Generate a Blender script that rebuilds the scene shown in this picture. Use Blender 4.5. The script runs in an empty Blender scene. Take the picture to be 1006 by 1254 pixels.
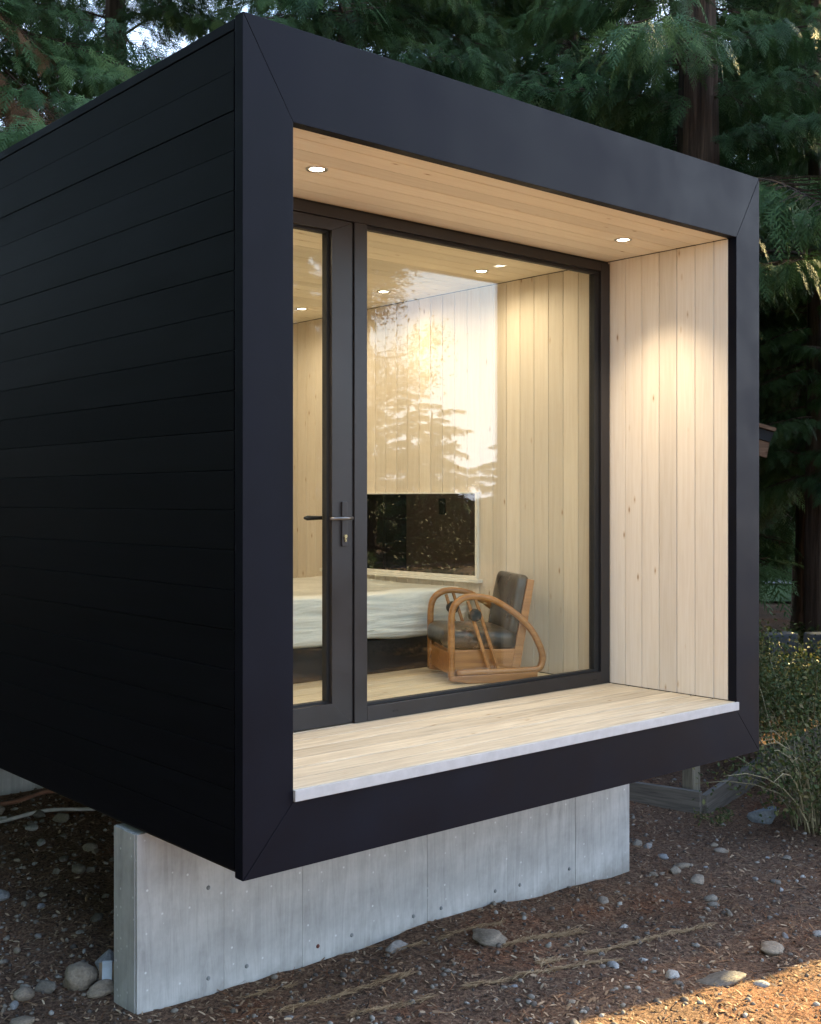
import bpy, bmesh, math, random
import numpy as np
from mathutils import Vector, Matrix, noise as mnoise

scene = bpy.context.scene
COL = scene.collection
R = math.radians

# ------------------------------------------------------------------ camera
cam_d = bpy.data.cameras.new('camera')
cam = bpy.data.objects.new('camera', cam_d)
COL.objects.link(cam)
cam.location = (-2.207, -3.413, 1.316)
cam.rotation_euler = (R(90), 0, -math.atan2(.657, .754))
cam_d.sensor_fit = 'HORIZONTAL'
cam_d.sensor_width = 36
cam_d.lens = 36 * 1431 / 1006
cam_d.shift_y = -15 / 1006
cam_d.clip_start = .05
cam_d.clip_end = 2000
scene.camera = cam

# ------------------------------------------------------------------ sky, sun, exposure
SUN_EL, SUN_AZ = R(26), R(97)            # azimuth clockwise from +Y
world = bpy.data.worlds.new('World')
scene.world = world
world.use_nodes = True
wn, wl = world.node_tree.nodes, world.node_tree.links
sky = wn.new('ShaderNodeTexSky')
sky.sky_type = 'NISHITA'
sky.sun_disc = False
sky.sun_elevation = SUN_EL
sky.sun_rotation = SUN_AZ
sky.altitude = 50
sky.air_density = 1.3
sky.dust_density = .6
sky.ozone_density = 3
# thin evening cloud, drawn in the direction of view so that it lies on the sky itself
tc = wn.new('ShaderNodeTexCoord')
mp = wn.new('ShaderNodeMapping'); mp.inputs['Scale'].default_value = (1.6, 1.6, 7)
wl.new(tc.outputs['Generated'], mp.inputs['Vector'])
cn = wn.new('ShaderNodeTexNoise'); cn.inputs['Scale'].default_value = 2.2
cn.inputs['Detail'].default_value = 7; cn.inputs['Roughness'].default_value = .6
wl.new(mp.outputs['Vector'], cn.inputs['Vector'])
cr = wn.new('ShaderNodeValToRGB')
cr.color_ramp.elements[0].position = .42; cr.color_ramp.elements[0].color = (.08, .08, .08, 1)
cr.color_ramp.elements[1].position = .66; cr.color_ramp.elements[1].color = (.9, .9, .9, 1)
wl.new(cn.outputs['Fac'], cr.inputs['Fac'])
bw_ = wn.new('ShaderNodeRGBToBW'); wl.new(sky.outputs['Color'], bw_.inputs['Color'])
cl = wn.new('ShaderNodeMix'); cl.data_type = 'RGBA'; cl.blend_type = 'MULTIPLY'; cl.inputs['Factor'].default_value = 1
cl.inputs['B'].default_value = (1.02, 1.10, 1.32, 1)
wl.new(bw_.outputs[0], cl.inputs['A'])
# the veil closes towards the horizon, all the way round
sz = wn.new('ShaderNodeSeparateXYZ'); wl.new(tc.outputs['Generated'], sz.inputs[0])
hz_ = wn.new('ShaderNodeMapRange'); hz_.inputs['From Min'].default_value = .02; hz_.inputs['From Max'].default_value = .30
hz_.inputs['To Min'].default_value = .85; hz_.inputs['To Max'].default_value = 0
wl.new(sz.outputs['Z'], hz_.inputs['Value'])
vm = wn.new('ShaderNodeMath'); vm.operation = 'MAXIMUM'
wl.new(cr.outputs['Color'], vm.inputs[0]); wl.new(hz_.outputs[0], vm.inputs[1])
mx = wn.new('ShaderNodeMix'); mx.data_type = 'RGBA'
wl.new(vm.outputs[0], mx.inputs['Factor'])
wl.new(sky.outputs['Color'], mx.inputs['A']); wl.new(cl.outputs['Result'], mx.inputs['B'])
bg = wn['Background']
bg.inputs['Strength'].default_value = .15
wl.new(mx.outputs['Result'], bg.inputs['Color'])

sun_d = bpy.data.lights.new('sun', 'SUN')
sun_d.energy = 5
sun_d.angle = R(.45)
sun_d.color = (1, .77, .34)
sun = bpy.data.objects.new('sun', sun_d)
COL.objects.link(sun)
to_sun = Vector((math.sin(SUN_AZ) * math.cos(SUN_EL), math.cos(SUN_AZ) * math.cos(SUN_EL), math.sin(SUN_EL)))
sun.rotation_euler = (-to_sun).to_track_quat('-Z', 'Y').to_euler()
sun.location = to_sun * 40

vs = scene.view_settings
vs.view_transform = 'Standard'
vs.look = 'None'
vs.gamma = 1
vs.use_curve_mapping = False
vs.exposure = 2.4

# ------------------------------------------------------------------ materials
def new_mat(name):
    m = bpy.data.materials.new(name)
    m.use_nodes = True
    return m, m.node_tree.nodes, m.node_tree.links, m.node_tree.nodes['Principled BSDF']

def ramp(n, stops):
    r = n.new('ShaderNodeValToRGB')
    e = r.color_ramp.elements
    while len(e) < len(stops):
        e.new(.5)
    for k, (p, c) in enumerate(stops):
        e[k].position = p
        e[k].color = (c[0], c[1], c[2], 1) if not isinstance(c, (int, float)) else (c, c, c, 1)
    return r

def tex(n, kind, l, vec, **kw):
    t = n.new('ShaderNodeTex' + kind)
    for k, v in kw.items():
        if k in t.inputs: t.inputs[k].default_value = v
        else: setattr(t, k, v)
    if vec is not None: l.new(vec, t.inputs['Vector'])
    return t

def mixc(n, l, blend, fac, a, b):
    m = n.new('ShaderNodeMix'); m.data_type = 'RGBA'; m.blend_type = blend
    for sock, v in (('Factor', fac), ('A', a), ('B', b)):
        if hasattr(v, 'is_output'): l.new(v, m.inputs[sock])
        elif isinstance(v, (int, float)): m.inputs[sock].default_value = v
        else: m.inputs[sock].default_value = (*v[:3], 1)
    return m.outputs['Result']

def mapping(n, l, src, scale, rnd=None):
    m = n.new('ShaderNodeMapping'); m.inputs['Scale'].default_value = scale
    l.new(src, m.inputs['Vector'])
    if rnd is not None:
        v = n.new('ShaderNodeVectorMath'); v.operation = 'SCALE'
        cx = n.new('ShaderNodeCombineXYZ')
        for k in 'XYZ': l.new(rnd, cx.inputs[k])
        l.new(cx.outputs[0], v.inputs[0]); v.inputs['Scale'].default_value = 37.7
        l.new(v.outputs[0], m.inputs['Location'])
    return m.outputs['Vector']

def bump(n, l, h, strength, dist, bsdf):
    b = n.new('ShaderNodeBump'); b.inputs['Strength'].default_value = strength
    b.inputs['Distance'].default_value = dist
    l.new(h, b.inputs['Height']); l.new(b.outputs['Normal'], bsdf.inputs['Normal'])
    return b

def simple(name, col, rough=.5, metal=0, var=.25, scale=12, bmp=.0, spec=.5):
    m, n, l, b = new_mat(name)
    t = n.new('ShaderNodeTexCoord')
    ns = tex(n, 'Noise', l, t.outputs['Object'], Scale=scale, Detail=6, Roughness=.6)
    r = ramp(n, [(.3, [c * (1 - var) for c in col]), (.7, [min(1, c * (1 + var)) for c in col])])
    l.new(ns.outputs['Fac'], r.inputs['Fac']); l.new(r.outputs['Color'], b.inputs['Base Color'])
    rr = ramp(n, [(.3, max(.02, rough - .08)), (.7, min(1, rough + .08))])
    l.new(ns.outputs['Fac'], rr.inputs['Fac']); l.new(rr.outputs['Color'], b.inputs['Roughness'])
    b.inputs['Metallic'].default_value = metal
    b.inputs['Specular IOR Level'].default_value = spec
    if bmp:
        n2 = tex(n, 'Noise', l, t.outputs['Object'], Scale=scale * 6, Detail=4)
        bump(n, l, n2.outputs['Fac'], bmp, .004, b)
    return m

def wood(name, axis, light, dark, knot=True, rough=.55, grain=1.0):
    """pale boards: grain runs along the given local axis, shifted at random from board to board"""
    m, n, l, b = new_mat(name)
    t = n.new('ShaderNodeTexCoord'); oi = n.new('ShaderNodeObjectInfo')
    sc = {'x': (.05, 1, 1), 'y': (1, .05, 1), 'z': (1, 1, .05)}[axis]
    v = mapping(n, l, t.outputs['Object'], [s * 60 * grain for s in sc], oi.outputs['Random'])
    g = tex(n, 'Noise', l, v, Scale=1, Detail=5, Roughness=.6, Distortion=.6)
    r1 = ramp(n, [(.32, dark), (.62, light)])
    l.new(g.outputs['Fac'], r1.inputs['Fac'])
    # tone of the single board
    rt = ramp(n, [(0, .86), (.5, .97), (1, 1.05)])
    l.new(oi.outputs['Random'], rt.inputs['Fac'])
    c = mixc(n, l, 'MULTIPLY', 1, r1.outputs['Color'], rt.outputs['Color'])
    if knot:
        sk = {'x': (.34, 1, 1), 'y': (1, .34, 1), 'z': (1, 1, .34)}[axis]
        v2 = mapping(n, l, t.outputs['Object'], [s * 15 for s in sk], oi.outputs['Random'])
        vo = tex(n, 'Voronoi', l, v2, Scale=1, Randomness=1)
        rk = ramp(n, [(.0, (.42, .29, .19)), (.05, (.52, .39, .27)), (.085, (.86, .79, .70)), (.15, (1, 1, 1))])
        l.new(vo.outputs['Distance'], rk.inputs['Fac'])
        # only some of the cells hold a knot
        sep = n.new('ShaderNodeSeparateColor'); l.new(vo.outputs['Color'], sep.inputs[0])
        th = n.new('ShaderNodeMath'); th.operation = 'GREATER_THAN'; th.inputs[1].default_value = .5
        l.new(sep.outputs[0], th.inputs[0])
        c = mixc(n, l, 'MULTIPLY', th.outputs[0], c, rk.outputs['Color'])
    l.new(c, b.inputs['Base Color'])
    b.inputs['Roughness'].default_value = rough
    bump(n, l, g.outputs['Fac'], .12, .003, b)
    return m

M = {}
M['wall_z'] = wood('pale_pine_upright', 'z', (.74, .66, .56), (.68, .59, .48))
M['ceil_x'] = wood('pale_pine_ceiling', 'x', (.82, .745, .60), (.76, .67, .52))
M['deck_x'] = wood('pale_decking', 'x', (.60, .52, .39), (.40, .33, .235), rough=.65)
M['chairwood'] = wood('honey_bentwood', 'x', (.42, .19, .058), (.26, .105, .030), knot=False, rough=.32, grain=.8)
M['timber'] = wood('weathered_timber', 'x', (.19, .165, .14), (.09, .078, .066), rough=.85)
M['timber_z'] = wood('weathered_post', 'z', (.30, .26, .19), (.15, .13, .095), rough=.85)
M['brownwood'] = wood('brown_fascia', 'x', (.30, .17, .10), (.17, .09, .05), rough=.7)
M['fascia'] = simple('black_powder_coat', (.0044, .0053, .0100), .50, var=.22, scale=3, bmp=.03, spec=.10)
# a faint waviness of the sheet metal
_n, _l = M['fascia'].node_tree.nodes, M['fascia'].node_tree.links
_t = _n.new('ShaderNodeNewGeometry'); _w = tex(_n, 'Noise', _l, _t.outputs['Position'], Scale=1.4, Detail=2)
_b = [q for q in _n if q.type == 'BUMP'][0]
_b2 = _n.new('ShaderNodeBump'); _b2.inputs['Strength'].default_value = .18; _b2.inputs['Distance'].default_value = .06
_l.new(_w.outputs['Fac'], _b2.inputs['Height']); _l.new(_b2.outputs['Normal'], _b.inputs['Normal'])
def siding_mat():
    m, n, l, b = new_mat('black_painted_siding')
    t = n.new('ShaderNodeTexCoord'); oi = n.new('ShaderNodeObjectInfo')
    v = mapping(n, l, t.outputs['Object'], (30, 1.2, 30), oi.outputs['Random'])
    ns = tex(n, 'Noise', l, v, Scale=1, Detail=5)
    r = ramp(n, [(.3, (.0014, .0018, .0034)), (.7, (.0028, .0034, .0060))])
    l.new(ns.outputs['Fac'], r.inputs['Fac']); l.new(r.outputs['Color'], b.inputs['Base Color'])
    b.inputs['Specular IOR Level'].default_value = .11
    rr = ramp(n, [(0, .44), (1, .54)]); l.new(oi.outputs['Random'], rr.inputs['Fac'])
    l.new(rr.outputs['Color'], b.inputs['Roughness'])
    v2 = mapping(n, l, t.outputs['Object'], (3, 1.1, 3), oi.outputs['Random'])
    n2 = tex(n, 'Noise', l, v2, Scale=1, Detail=2)
    a = n.new('ShaderNodeMath'); a.operation = 'MULTIPLY_ADD'; a.inputs[1].default_value = .06
    l.new(ns.outputs['Fac'], a.inputs[0]); l.new(n2.outputs['Fac'], a.inputs[2])
    bump(n, l, a.outputs[0], .35, .02, b)
    return m
M['siding'] = siding_mat()
M['backing'] = simple('dark_backing', (.008, .008, .009), .8)
M['frame'] = simple('anodised_dark_frame', (.013, .0115, .0125), .40, var=.10, scale=4)
M['gasket'] = simple('rubber_gasket', (.006, .006, .006), .7)
M['white'] = simple('white_trim', (.72, .70, .64), .5, var=.05)
M['nosing'] = simple('pale_grey_edge', (.43, .43, .43), .5, var=.10, scale=20)
M['chrome'] = simple('satin_steel', (.55, .54, .52), .3, 1, .08)
M['gunmetal'] = simple('dark_steel', (.16, .155, .15), .35, 1, .1)
M['brass'] = simple('brass_cylinder', (.65, .55, .32), .3, 1, .1)
M['roof'] = simple('roof_membrane', (.03, .03, .032), .8)
M['leather'] = simple('dark_brown_leather', (.036, .028, .022), .32, var=.3, scale=9, bmp=.25)
M['black'] = simple('matt_black', (.010, .010, .011), .55)
M['plaster'] = simple('pinkish_plaster', (.52, .40, .34), .7, var=.06)
M['tarpaper'] = simple('cardboard', (.30, .21, .13), .85)
M['bluewhite'] = simple('pale_blue_board', (.45, .52, .60), .6)
M['cable_w'] = simple('white_cable', (.55, .52, .48), .5)
M['cable_o'] = simple('orange_brown_hose', (.26, .12, .07), .5)

def pane_mat(name, ior, tint):
    m, n, l, b = new_mat(name)
    n.remove(b)
    out = n['Material Output']
    tr = n.new('ShaderNodeBsdfTransparent'); tr.inputs['Color'].default_value = (*tint, 1)
    gl = n.new('ShaderNodeBsdfGlossy'); gl.inputs['Roughness'].default_value = 0.0
    gl.inputs['Color'].default_value = (.95, .97, 1, 1)
    fr = n.new('ShaderNodeFresnel')
    # the same index on entering and leaving the thin sheet (its refraction is left out)
    ge = n.new('ShaderNodeNewGeometry'); mi_ = n.new('ShaderNodeMapRange')
    mi_.inputs['To Min'].default_value = ior; mi_.inputs['To Max'].default_value = 1 / ior
    l.new(ge.outputs['Backfacing'], mi_.inputs['Value']); l.new(mi_.outputs[0], fr.inputs['IOR'])
    mix = n.new('ShaderNodeMixShader')
    l.new(fr.outputs[0], mix.inputs[0]); l.new(tr.outputs[0], mix.inputs[1]); l.new(gl.outputs[0], mix.inputs[2])
    l.new(mix.outputs[0], out.inputs['Surface'])
    return m
M['glass'] = pane_mat('coated_glazing', 1.43, (.97, .985, .95))
m, n, l, b = new_mat('dark_window_glass')
b.inputs['Base Color'].default_value = (.004, .004, .005, 1); b.inputs['Roughness'].default_value = .015
b.inputs['IOR'].default_value = 1.7
M['darkglass'] = m

def emit(name, col, s):
    m, n, l, b = new_mat(name)
    b.inputs['Base Color'].default_value = (.8, .8, .8, 1)
    b.inputs['Emission Color'].default_value = (*col, 1); b.inputs['Emission Strength'].default_value = s
    return m
M['lens'] = emit('lit_lamp_lens', (1, .86, .62), 7)

def concrete_mat():
    m, n, l, b = new_mat('board_marked_concrete')
    t = n.new('ShaderNodeTexCoord'); oi = n.new('ShaderNodeObjectInfo')
    v = mapping(n, l, t.outputs['Object'], (15, 15, 1.2), oi.outputs['Random'])
    g = tex(n, 'Noise', l, v, Scale=1, Detail=8, Roughness=.66, Distortion=2.2)
    big = tex(n, 'Noise', l, t.outputs['Object'], Scale=3.2, Detail=5, Roughness=.65)
    r = ramp(n, [(.28, (.30, .298, .287)), (.5, (.41, .407, .393)), (.72, (.52, .517, .50))])
    l.new(big.outputs['Fac'], r.inputs['Fac'])
    r2 = ramp(n, [(.3, .80), (.5, 1.0), (.68, 1.10)]); l.new(g.outputs['Fac'], r2.inputs['Fac'])
    c = mixc(n, l, 'MULTIPLY', 1, r.outputs['Color'], r2.outputs['Color'])
    # lime specks and blow holes
    vo = tex(n, 'Voronoi', l, t.outputs['Object'], Scale=26, Randomness=1)
    rs = ramp(n, [(.0, 1), (.10, .8), (.16, 0)]); l.new(vo.outputs['Distance'], rs.inputs['Fac'])
    sep = n.new('ShaderNodeSeparateColor'); l.new(vo.outputs['Color'], sep.inputs[0])
    th = n.new('ShaderNodeMath'); th.operation = 'GREATER_THAN'; th.inputs[1].default_value = .70; l.new(sep.outputs[0], th.inputs[0])
    f = n.new('ShaderNodeMath'); f.operation = 'MULTIPLY'; l.new(th.outputs[0], f.inputs[0]); l.new(rs.outputs['Color'], f.inputs[1])
    c = mixc(n, l, 'MIX', f.outputs[0], c, (.66, .67, .66))
    # damp dirt where the soil splashes up: irregular, with the soil's own colour
    sx = n.new('ShaderNodeSeparateXYZ'); ge = n.new('ShaderNodeNewGeometry'); l.new(ge.outputs['Position'], sx.inputs[0])
    ad = n.new('ShaderNodeMath'); ad.operation = 'MULTIPLY_ADD'; ad.inputs[1].default_value = .22; l.new(big.outputs['Fac'], ad.inputs[0]); l.new(sx.outputs['Z'], ad.inputs[2])
    rd = ramp(n, [(0, 1), (1, 0)])
    mr = n.new('ShaderNodeMapRange'); mr.inputs['From Min'].default_value = -.66; mr.inputs['From Max'].default_value = -.56
    l.new(ad.outputs[0], mr.inputs['Value']); l.new(mr.outputs[0], rd.inputs['Fac'])
    fd = n.new('ShaderNodeMath'); fd.operation = 'MULTIPLY'; fd.inputs[1].default_value = .5; l.new(rd.outputs['Color'], fd.inputs[0])
    c = mixc(n, l, 'MIX', fd.outputs[0], c, (.17, .15, .12))
    l.new(c, b.inputs['Base Color']); b.inputs['Roughness'].default_value = .78
    bump(n, l, g.outputs['Fac'], .5, .006, b)
    return m
M['concrete'] = concrete_mat()

def ground_mat():
    m, n, l, b = new_mat('bark_mulch_soil')
    t = n.new('ShaderNodeTexCoord')
    a = tex(n, 'Noise', l, t.outputs['Object'], Scale=55, Detail=8, Roughness=.72)
    c1 = tex(n, 'Noise', l, t.outputs['Object'], Scale=1.1, Detail=5, Roughness=.6)
    r = ramp(n, [(.34, (.04, .025, .018)), (.5, (.19, .12, .083)), (.68, (.43, .28, .18))])
    l.new(a.outputs['Fac'], r.inputs['Fac'])
    r2 = ramp(n, [(.35, (.80, .78, .78)), (.55, (1, .93, .88)), (.7, (1.25, .82, .62))])
    l.new(c1.outputs['Fac'], r2.inputs['Fac'])
    c = mixc(n, l, 'MULTIPLY', 1, r.outputs['Color'], r2.outputs['Color'])
    l.new(c, b.inputs['Base Color']); b.inputs['Roughness'].default_value = .95
    b.inputs['Specular IOR Level'].default_value = .2
    bump(n, l, a.outputs['Fac'], .9, .03, b)
    return m
M['ground'] = ground_mat()

def tint_mat(name, stops, rough=.85, attr='tint', transl=0, bmp=0):
    """colour picked by a random number carried by each loose piece"""
    m, n, l, b = new_mat(name)
    a = n.new('ShaderNodeAttribute'); a.attribute_name = attr
    r = ramp(n, stops); l.new(a.outputs['Fac'], r.inputs['Fac'])
    l.new(r.outputs['Color'], b.inputs['Base Color'])
    b.inputs['Roughness'].default_value = rough
    b.inputs['Specular IOR Level'].default_value = .3
    if transl:
        out = n['Material Output']
        tr = n.new('ShaderNodeBsdfTranslucent'); l.new(r.outputs['Color'], tr.inputs['Color'])
        mx = n.new('ShaderNodeMixShader'); mx.inputs[0].default_value = transl
        l.new(b.outputs[0], mx.inputs[1]); l.new(tr.outputs[0], mx.inputs[2]); l.new(mx.outputs[0], out.inputs['Surface'])
    return m
M['chips'] = tint_mat('bark_chips', [(0, (.030, .020, .015)), (.35, (.12, .078, .055)), (.62, (.26, .16, .095)), (.85, (.36, .25, .16)), (1, (.46, .35, .24))])
M['rust'] = tint_mat('rusty_needles', [(0, (.05, .022, .014)), (.5, (.17, .07, .035)), (.85, (.30, .135, .06)), (1, (.45, .28, .15))])
M['straw'] = tint_mat('dry_needles', [(0, (.26, .16, .08)), (.5, (.42, .275, .15)), (1, (.58, .41, .24))])
M['pebbles'] = tint_mat('pebbles', [(0, (.08, .068, .06)), (.4, (.16, .135, .115)), (.75, (.23, .20, .165)), (1, (.36, .34, .31))])
M['leaf'] = tint_mat('shrub_leaf', [(0, (.042, .066, .020)), (.5, (.085, .11, .034)), (.8, (.15, .15, .05)), (1, (.21, .165, .075))], .5, transl=.25)
M['darkleaf'] = tint_mat('dark_leaf', [(0, (.020, .035, .014)), (.5, (.040, .062, .022)), (1, (.07, .095, .03))], .5, transl=.2)
M['stalk'] = tint_mat('dry_stalk', [(0, (.17, .145, .085)), (1, (.42, .36, .22))], .8)

def stone_mat():
    m, n, l, b = new_mat('river_stone')
    t = n.new('ShaderNodeTexCoord'); oi = n.new('ShaderNodeObjectInfo')
    ns = tex(n, 'Noise', l, mapping(n, l, t.outputs['Object'], (3, 3, 3), oi.outputs['Random']), Scale=1.5, Detail=8, Roughness=.7)
    r = ramp(n, [(0, (.13, .11, .09)), (.35, (.24, .205, .165)), (.6, (.28, .22, .16)), (.8, (.25, .25, .26)), (1, (.42, .40, .37))])
    l.new(oi.outputs['Random'], r.inputs['Fac'])
    r2 = ramp(n, [(.3, .6), (.7, 1.25)]); l.new(ns.outputs['Fac'], r2.inputs['Fac'])
    l.new(mixc(n, l, 'MULTIPLY', 1, r.outputs['Color'], r2.outputs['Color']), b.inputs['Base Color'])
    b.inputs['Roughness'].default_value = .75
    bump(n, l, ns.outputs['Fac'], .35, .05, b)
    return m
M['stone'] = stone_mat()
M['slate'] = simple('blue_grey_rock', (.20, .22, .24), .7, var=.35, scale=7, bmp=.5)

def bark_mat():
    m, n, l, b = new_mat('cedar_bark')
    t = n.new('ShaderNodeTexCoord')
    g = tex(n, 'Noise', l, mapping(n, l, t.outputs['Object'], (16, 16, .9)), Scale=1, Detail=6, Roughness=.65, Distortion=.5)
    r = ramp(n, [(.35, (.032, .022, .017)), (.55, (.10, .066, .048)), (.7, (.17, .12, .09))])
    l.new(g.outputs['Fac'], r.inputs['Fac']); l.new(r.outputs['Color'], b.inputs['Base Color'])
    b.inputs['Roughness'].default_value = .95
    bump(n, l, g.outputs['Fac'], 1, .05, b)
    return m
M['bark'] = bark_mat()

def foliage_mat(name, stops, transl=.22):
    m, n, l, b = new_mat(name)
    a = n.new('ShaderNodeAttribute'); a.attribute_name = 'tint'
    oi = n.new('ShaderNodeObjectInfo')
    ad = n.new('ShaderNodeMath'); ad.operation = 'MULTIPLY_ADD'; ad.inputs[1].default_value = .55
    l.new(a.outputs['Fac'], ad.inputs[0])
    s2 = n.new('ShaderNodeMath'); s2.operation = 'MULTIPLY'; s2.inputs[1].default_value = .45; l.new(oi.outputs['Random'], s2.inputs[0])
    l.new(s2.outputs[0], ad.inputs[2])
    r = ramp(n, stops); l.new(ad.outputs[0], r.inputs['Fac'])
    l.new(r.outputs['Color'], b.inputs['Base Color']); b.inputs['Roughness'].default_value = .55
    b.inputs['Specular IOR Level'].default_value = .3
    out = n['Material Output']
    tr = n.new('ShaderNodeBsdfTranslucent'); l.new(r.outputs['Color'], tr.inputs['Color'])
    mx = n.new('ShaderNodeMixShader'); mx.inputs[0].default_value = transl
    l.new(b.outputs[0], mx.inputs[1]); l.new(tr.outputs[0], mx.inputs[2]); l.new(mx.outputs[0], out.inputs['Surface'])
    return m
M['cedar'] = foliage_mat('cedar_spray', [(0, (.022, .050, .020)), (.35, (.050, .105, .040)), (.7, (.095, .175, .062)), (1, (.17, .25, .085))])
M['dead'] = foliage_mat('browned_cedar_spray', [(0, (.12, .06, .03)), (1, (.26, .14, .07))])
M['gold'] = foliage_mat('autumn_leaf', [(0, (.20, .12, .03)), (.5, (.34, .21, .05)), (1, (.42, .30, .09))], .35)
M['lawn'] = simple('lawn_grass', (.075, .14, .035), .9, var=.5, scale=3, bmp=.6)
M['road'] = simple('pale_gravel_path', (.40, .39, .37), .9, var=.2, scale=8)
M['tarp'] = simple('blue_grey_stone_cap', (.12, .13, .145), .75, var=.3, scale=6, bmp=.4)

def plastic_mat():
    m, n, l, b = new_mat('mattress_in_plastic')
    t = n.new('ShaderNodeTexCoord')
    g = tex(n, 'Noise', l, mapping(n, l, t.outputs['Object'], (1.3, 4, 14)), Scale=1, Detail=5, Distortion=1.0)
    r = ramp(n, [(.3, (.60, .64, .64)), (.65, (.80, .80, .77))])
    l.new(g.outputs['Fac'], r.inputs['Fac']); l.new(r.outputs['Color'], b.inputs['Base Color'])
    b.inputs['Roughness'].default_value = .28
    b.inputs['Coat Weight'].default_value = .5
    bump(n, l, g.outputs['Fac'], .8, .03, b)
    return m
M['plastic'] = plastic_mat()

# ------------------------------------------------------------------ building blocks
def link(o, parent=None):
    COL.objects.link(o)
    if parent is not None: o.parent = parent
    return o

def tag(o, label=None, cat=None, group=None, kind=None):
    if label: o['label'] = label
    if cat: o['category'] = cat
    if group: o['group'] = group
    if kind: o['kind'] = kind
    return o

def empty(name, loc=(0, 0, 0), rz=0, parent=None):
    o = bpy.data.objects.new(name, None)
    o.empty_display_size = .1
    o.location = loc; o.rotation_euler = (0, 0, rz)
    return link(o, parent)

class MB:
    def __init__(s): s.v, s.f, s.m = [], [], []
    def add(s, v, f, mi=0):
        k = len(s.v); s.v += [tuple(p) for p in v]
        s.f += [tuple(i + k for i in q) for q in f]; s.m += [mi] * len(f)
        return s
    def box(s, a, b, mi=0):
        (x0, y0, z0), (x1, y1, z1) = a, b
        return s.add([(x0, y0, z0), (x1, y0, z0), (x1, y1, z0), (x0, y1, z0), (x0, y0, z1), (x1, y0, z1), (x1, y1, z1), (x0, y1, z1)],
                     [(0, 3, 2, 1), (4, 5, 6, 7), (0, 1, 5, 4), (1, 2, 6, 5), (2, 3, 7, 6), (3, 0, 4, 7)], mi)
    def prism(s, poly, a, b, plane='xz', mi=0):
        """polygon in a plane, pulled between two values of the remaining axis"""
        k = len(poly)
        P = {'xz': lambda p, t: (p[0], t, p[1]), 'xy': lambda p, t: (p[0], p[1], t), 'yz': lambda p, t: (t, p[0], p[1])}[plane]
        v = [P(p, a) for p in poly] + [P(p, b) for p in poly]
        f = [tuple(range(k))[::-1], tuple(range(k, 2 * k))] + [(i, (i + 1) % k, k + (i + 1) % k, k + i) for i in range(k)]
        return s.add(v, f, mi)
    def tube(s, pts, rad, n=8, sx=1, sy=1, up=(0, 1, 0), mi=0, power=1.0):
        """round or squarish section swept along points"""
        pts = [Vector(p) for p in pts]
        if not hasattr(rad, '__len__'): rad = [rad] * len(pts)
        v = []
        for i, p in enumerate(pts):
            d = (pts[min(i + 1, len(pts) - 1)] - pts[max(i - 1, 0)]).normalized()
            u = Vector(up)
            if abs(d.dot(u)) > .98: u = Vector((1, 0, 0))
            a = d.cross(u).normalized(); b_ = a.cross(d).normalized()
            for k in range(n):
                t = 2 * math.pi * k / n + math.pi / n
                c, q = math.cos(t), math.sin(t)
                if power != 1:
                    c = math.copysign(abs(c) ** power, c); q = math.copysign(abs(q) ** power, q)
                v.append(p + a * c * rad[i] * sx + b_ * q * rad[i] * sy)
        f = [(i * n + k, i * n + (k + 1) % n, (i + 1) * n + (k + 1) % n, (i + 1) * n + k) for i in range(len(pts) - 1) for k in range(n)]
        f += [tuple(range(n))[::-1], tuple(range((len(pts) - 1) * n, len(pts) * n))]
        return s.add(v, f, mi)
    def mesh(s, name, mats, smooth=False, bevel=0):
        me = bpy.data.meshes.new(name)
        me.from_pydata(s.v, [], s.f)
        for m in (mats if isinstance(mats, (list, tuple)) else [mats]): me.materials.append(m)
        me.polygons.foreach_set('material_index', s.m)
        bm = bmesh.new(); bm.from_mesh(me)
        bmesh.ops.recalc_face_normals(bm, faces=bm.faces)
        if bevel:
            bmesh.ops.bevel(bm, geom=bm.edges[:], offset=bevel, segments=2, affect='EDGES', profile=.6)
        bm.to_mesh(me); bm.free()
        if smooth:
            me.polygons.foreach_set('use_smooth', [True] * len(me.polygons))
        me.update()
        return me
    def build(s, name, mats, parent=None, loc=(0, 0, 0), smooth=False, bevel=0):
        o = bpy.data.objects.new(name, s.mesh(name, mats, smooth, bevel))
        o.location = loc
        return link(o, parent)

_cache = {}
def piece(name, size, centre, mat, parent, ch=.0015, rot=None):
    """a slightly chamfered board of the given size; boards of one size share one mesh"""
    key = (name, tuple(round(q, 4) for q in size), mat.name, ch)
    if key not in _cache:
        h = [q / 2 for q in size]
        _cache[key] = MB().box([-q for q in h], h).mesh(name, mat, bevel=ch)
    o = bpy.data.objects.new(name, _cache[key])
    o.location = centre
    if rot: o.rotation_euler = rot
    return link(o, parent)

def smooth_shade(o):
    o.data.polygons.foreach_set('use_smooth', [True] * len(o.data.polygons))

def np_mesh(name, V, F, mats, tint=None, mi=None, smooth=False):
    """V (n,3), F (k,3 or 4) numpy arrays; tint a value for each vertex"""
    me = bpy.data.meshes.new(name)
    k, c = F.shape
    me.vertices.add(len(V)); me.vertices.foreach_set('co', V.astype(np.float32).ravel())
    me.loops.add(k * c); me.loops.foreach_set('vertex_index', F.astype(np.int32).ravel())
    me.polygons.add(k)
    me.polygons.foreach_set('loop_start', np.arange(0, k * c, c, dtype=np.int32))
    me.polygons.foreach_set('loop_total', np.full(k, c, dtype=np.int32))
    for m_ in mats: me.materials.append(m_)
    if mi is not None: me.polygons.foreach_set('material_index', mi.astype(np.int32))
    if smooth: me.polygons.foreach_set('use_smooth', np.ones(k, dtype=bool))
    if tint is not None:
        at = me.attributes.new('tint', 'FLOAT', 'POINT'); at.data.foreach_set('value', tint.astype(np.float32))
    me.update(calc_edges=True); me.validate()
    return me

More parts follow.
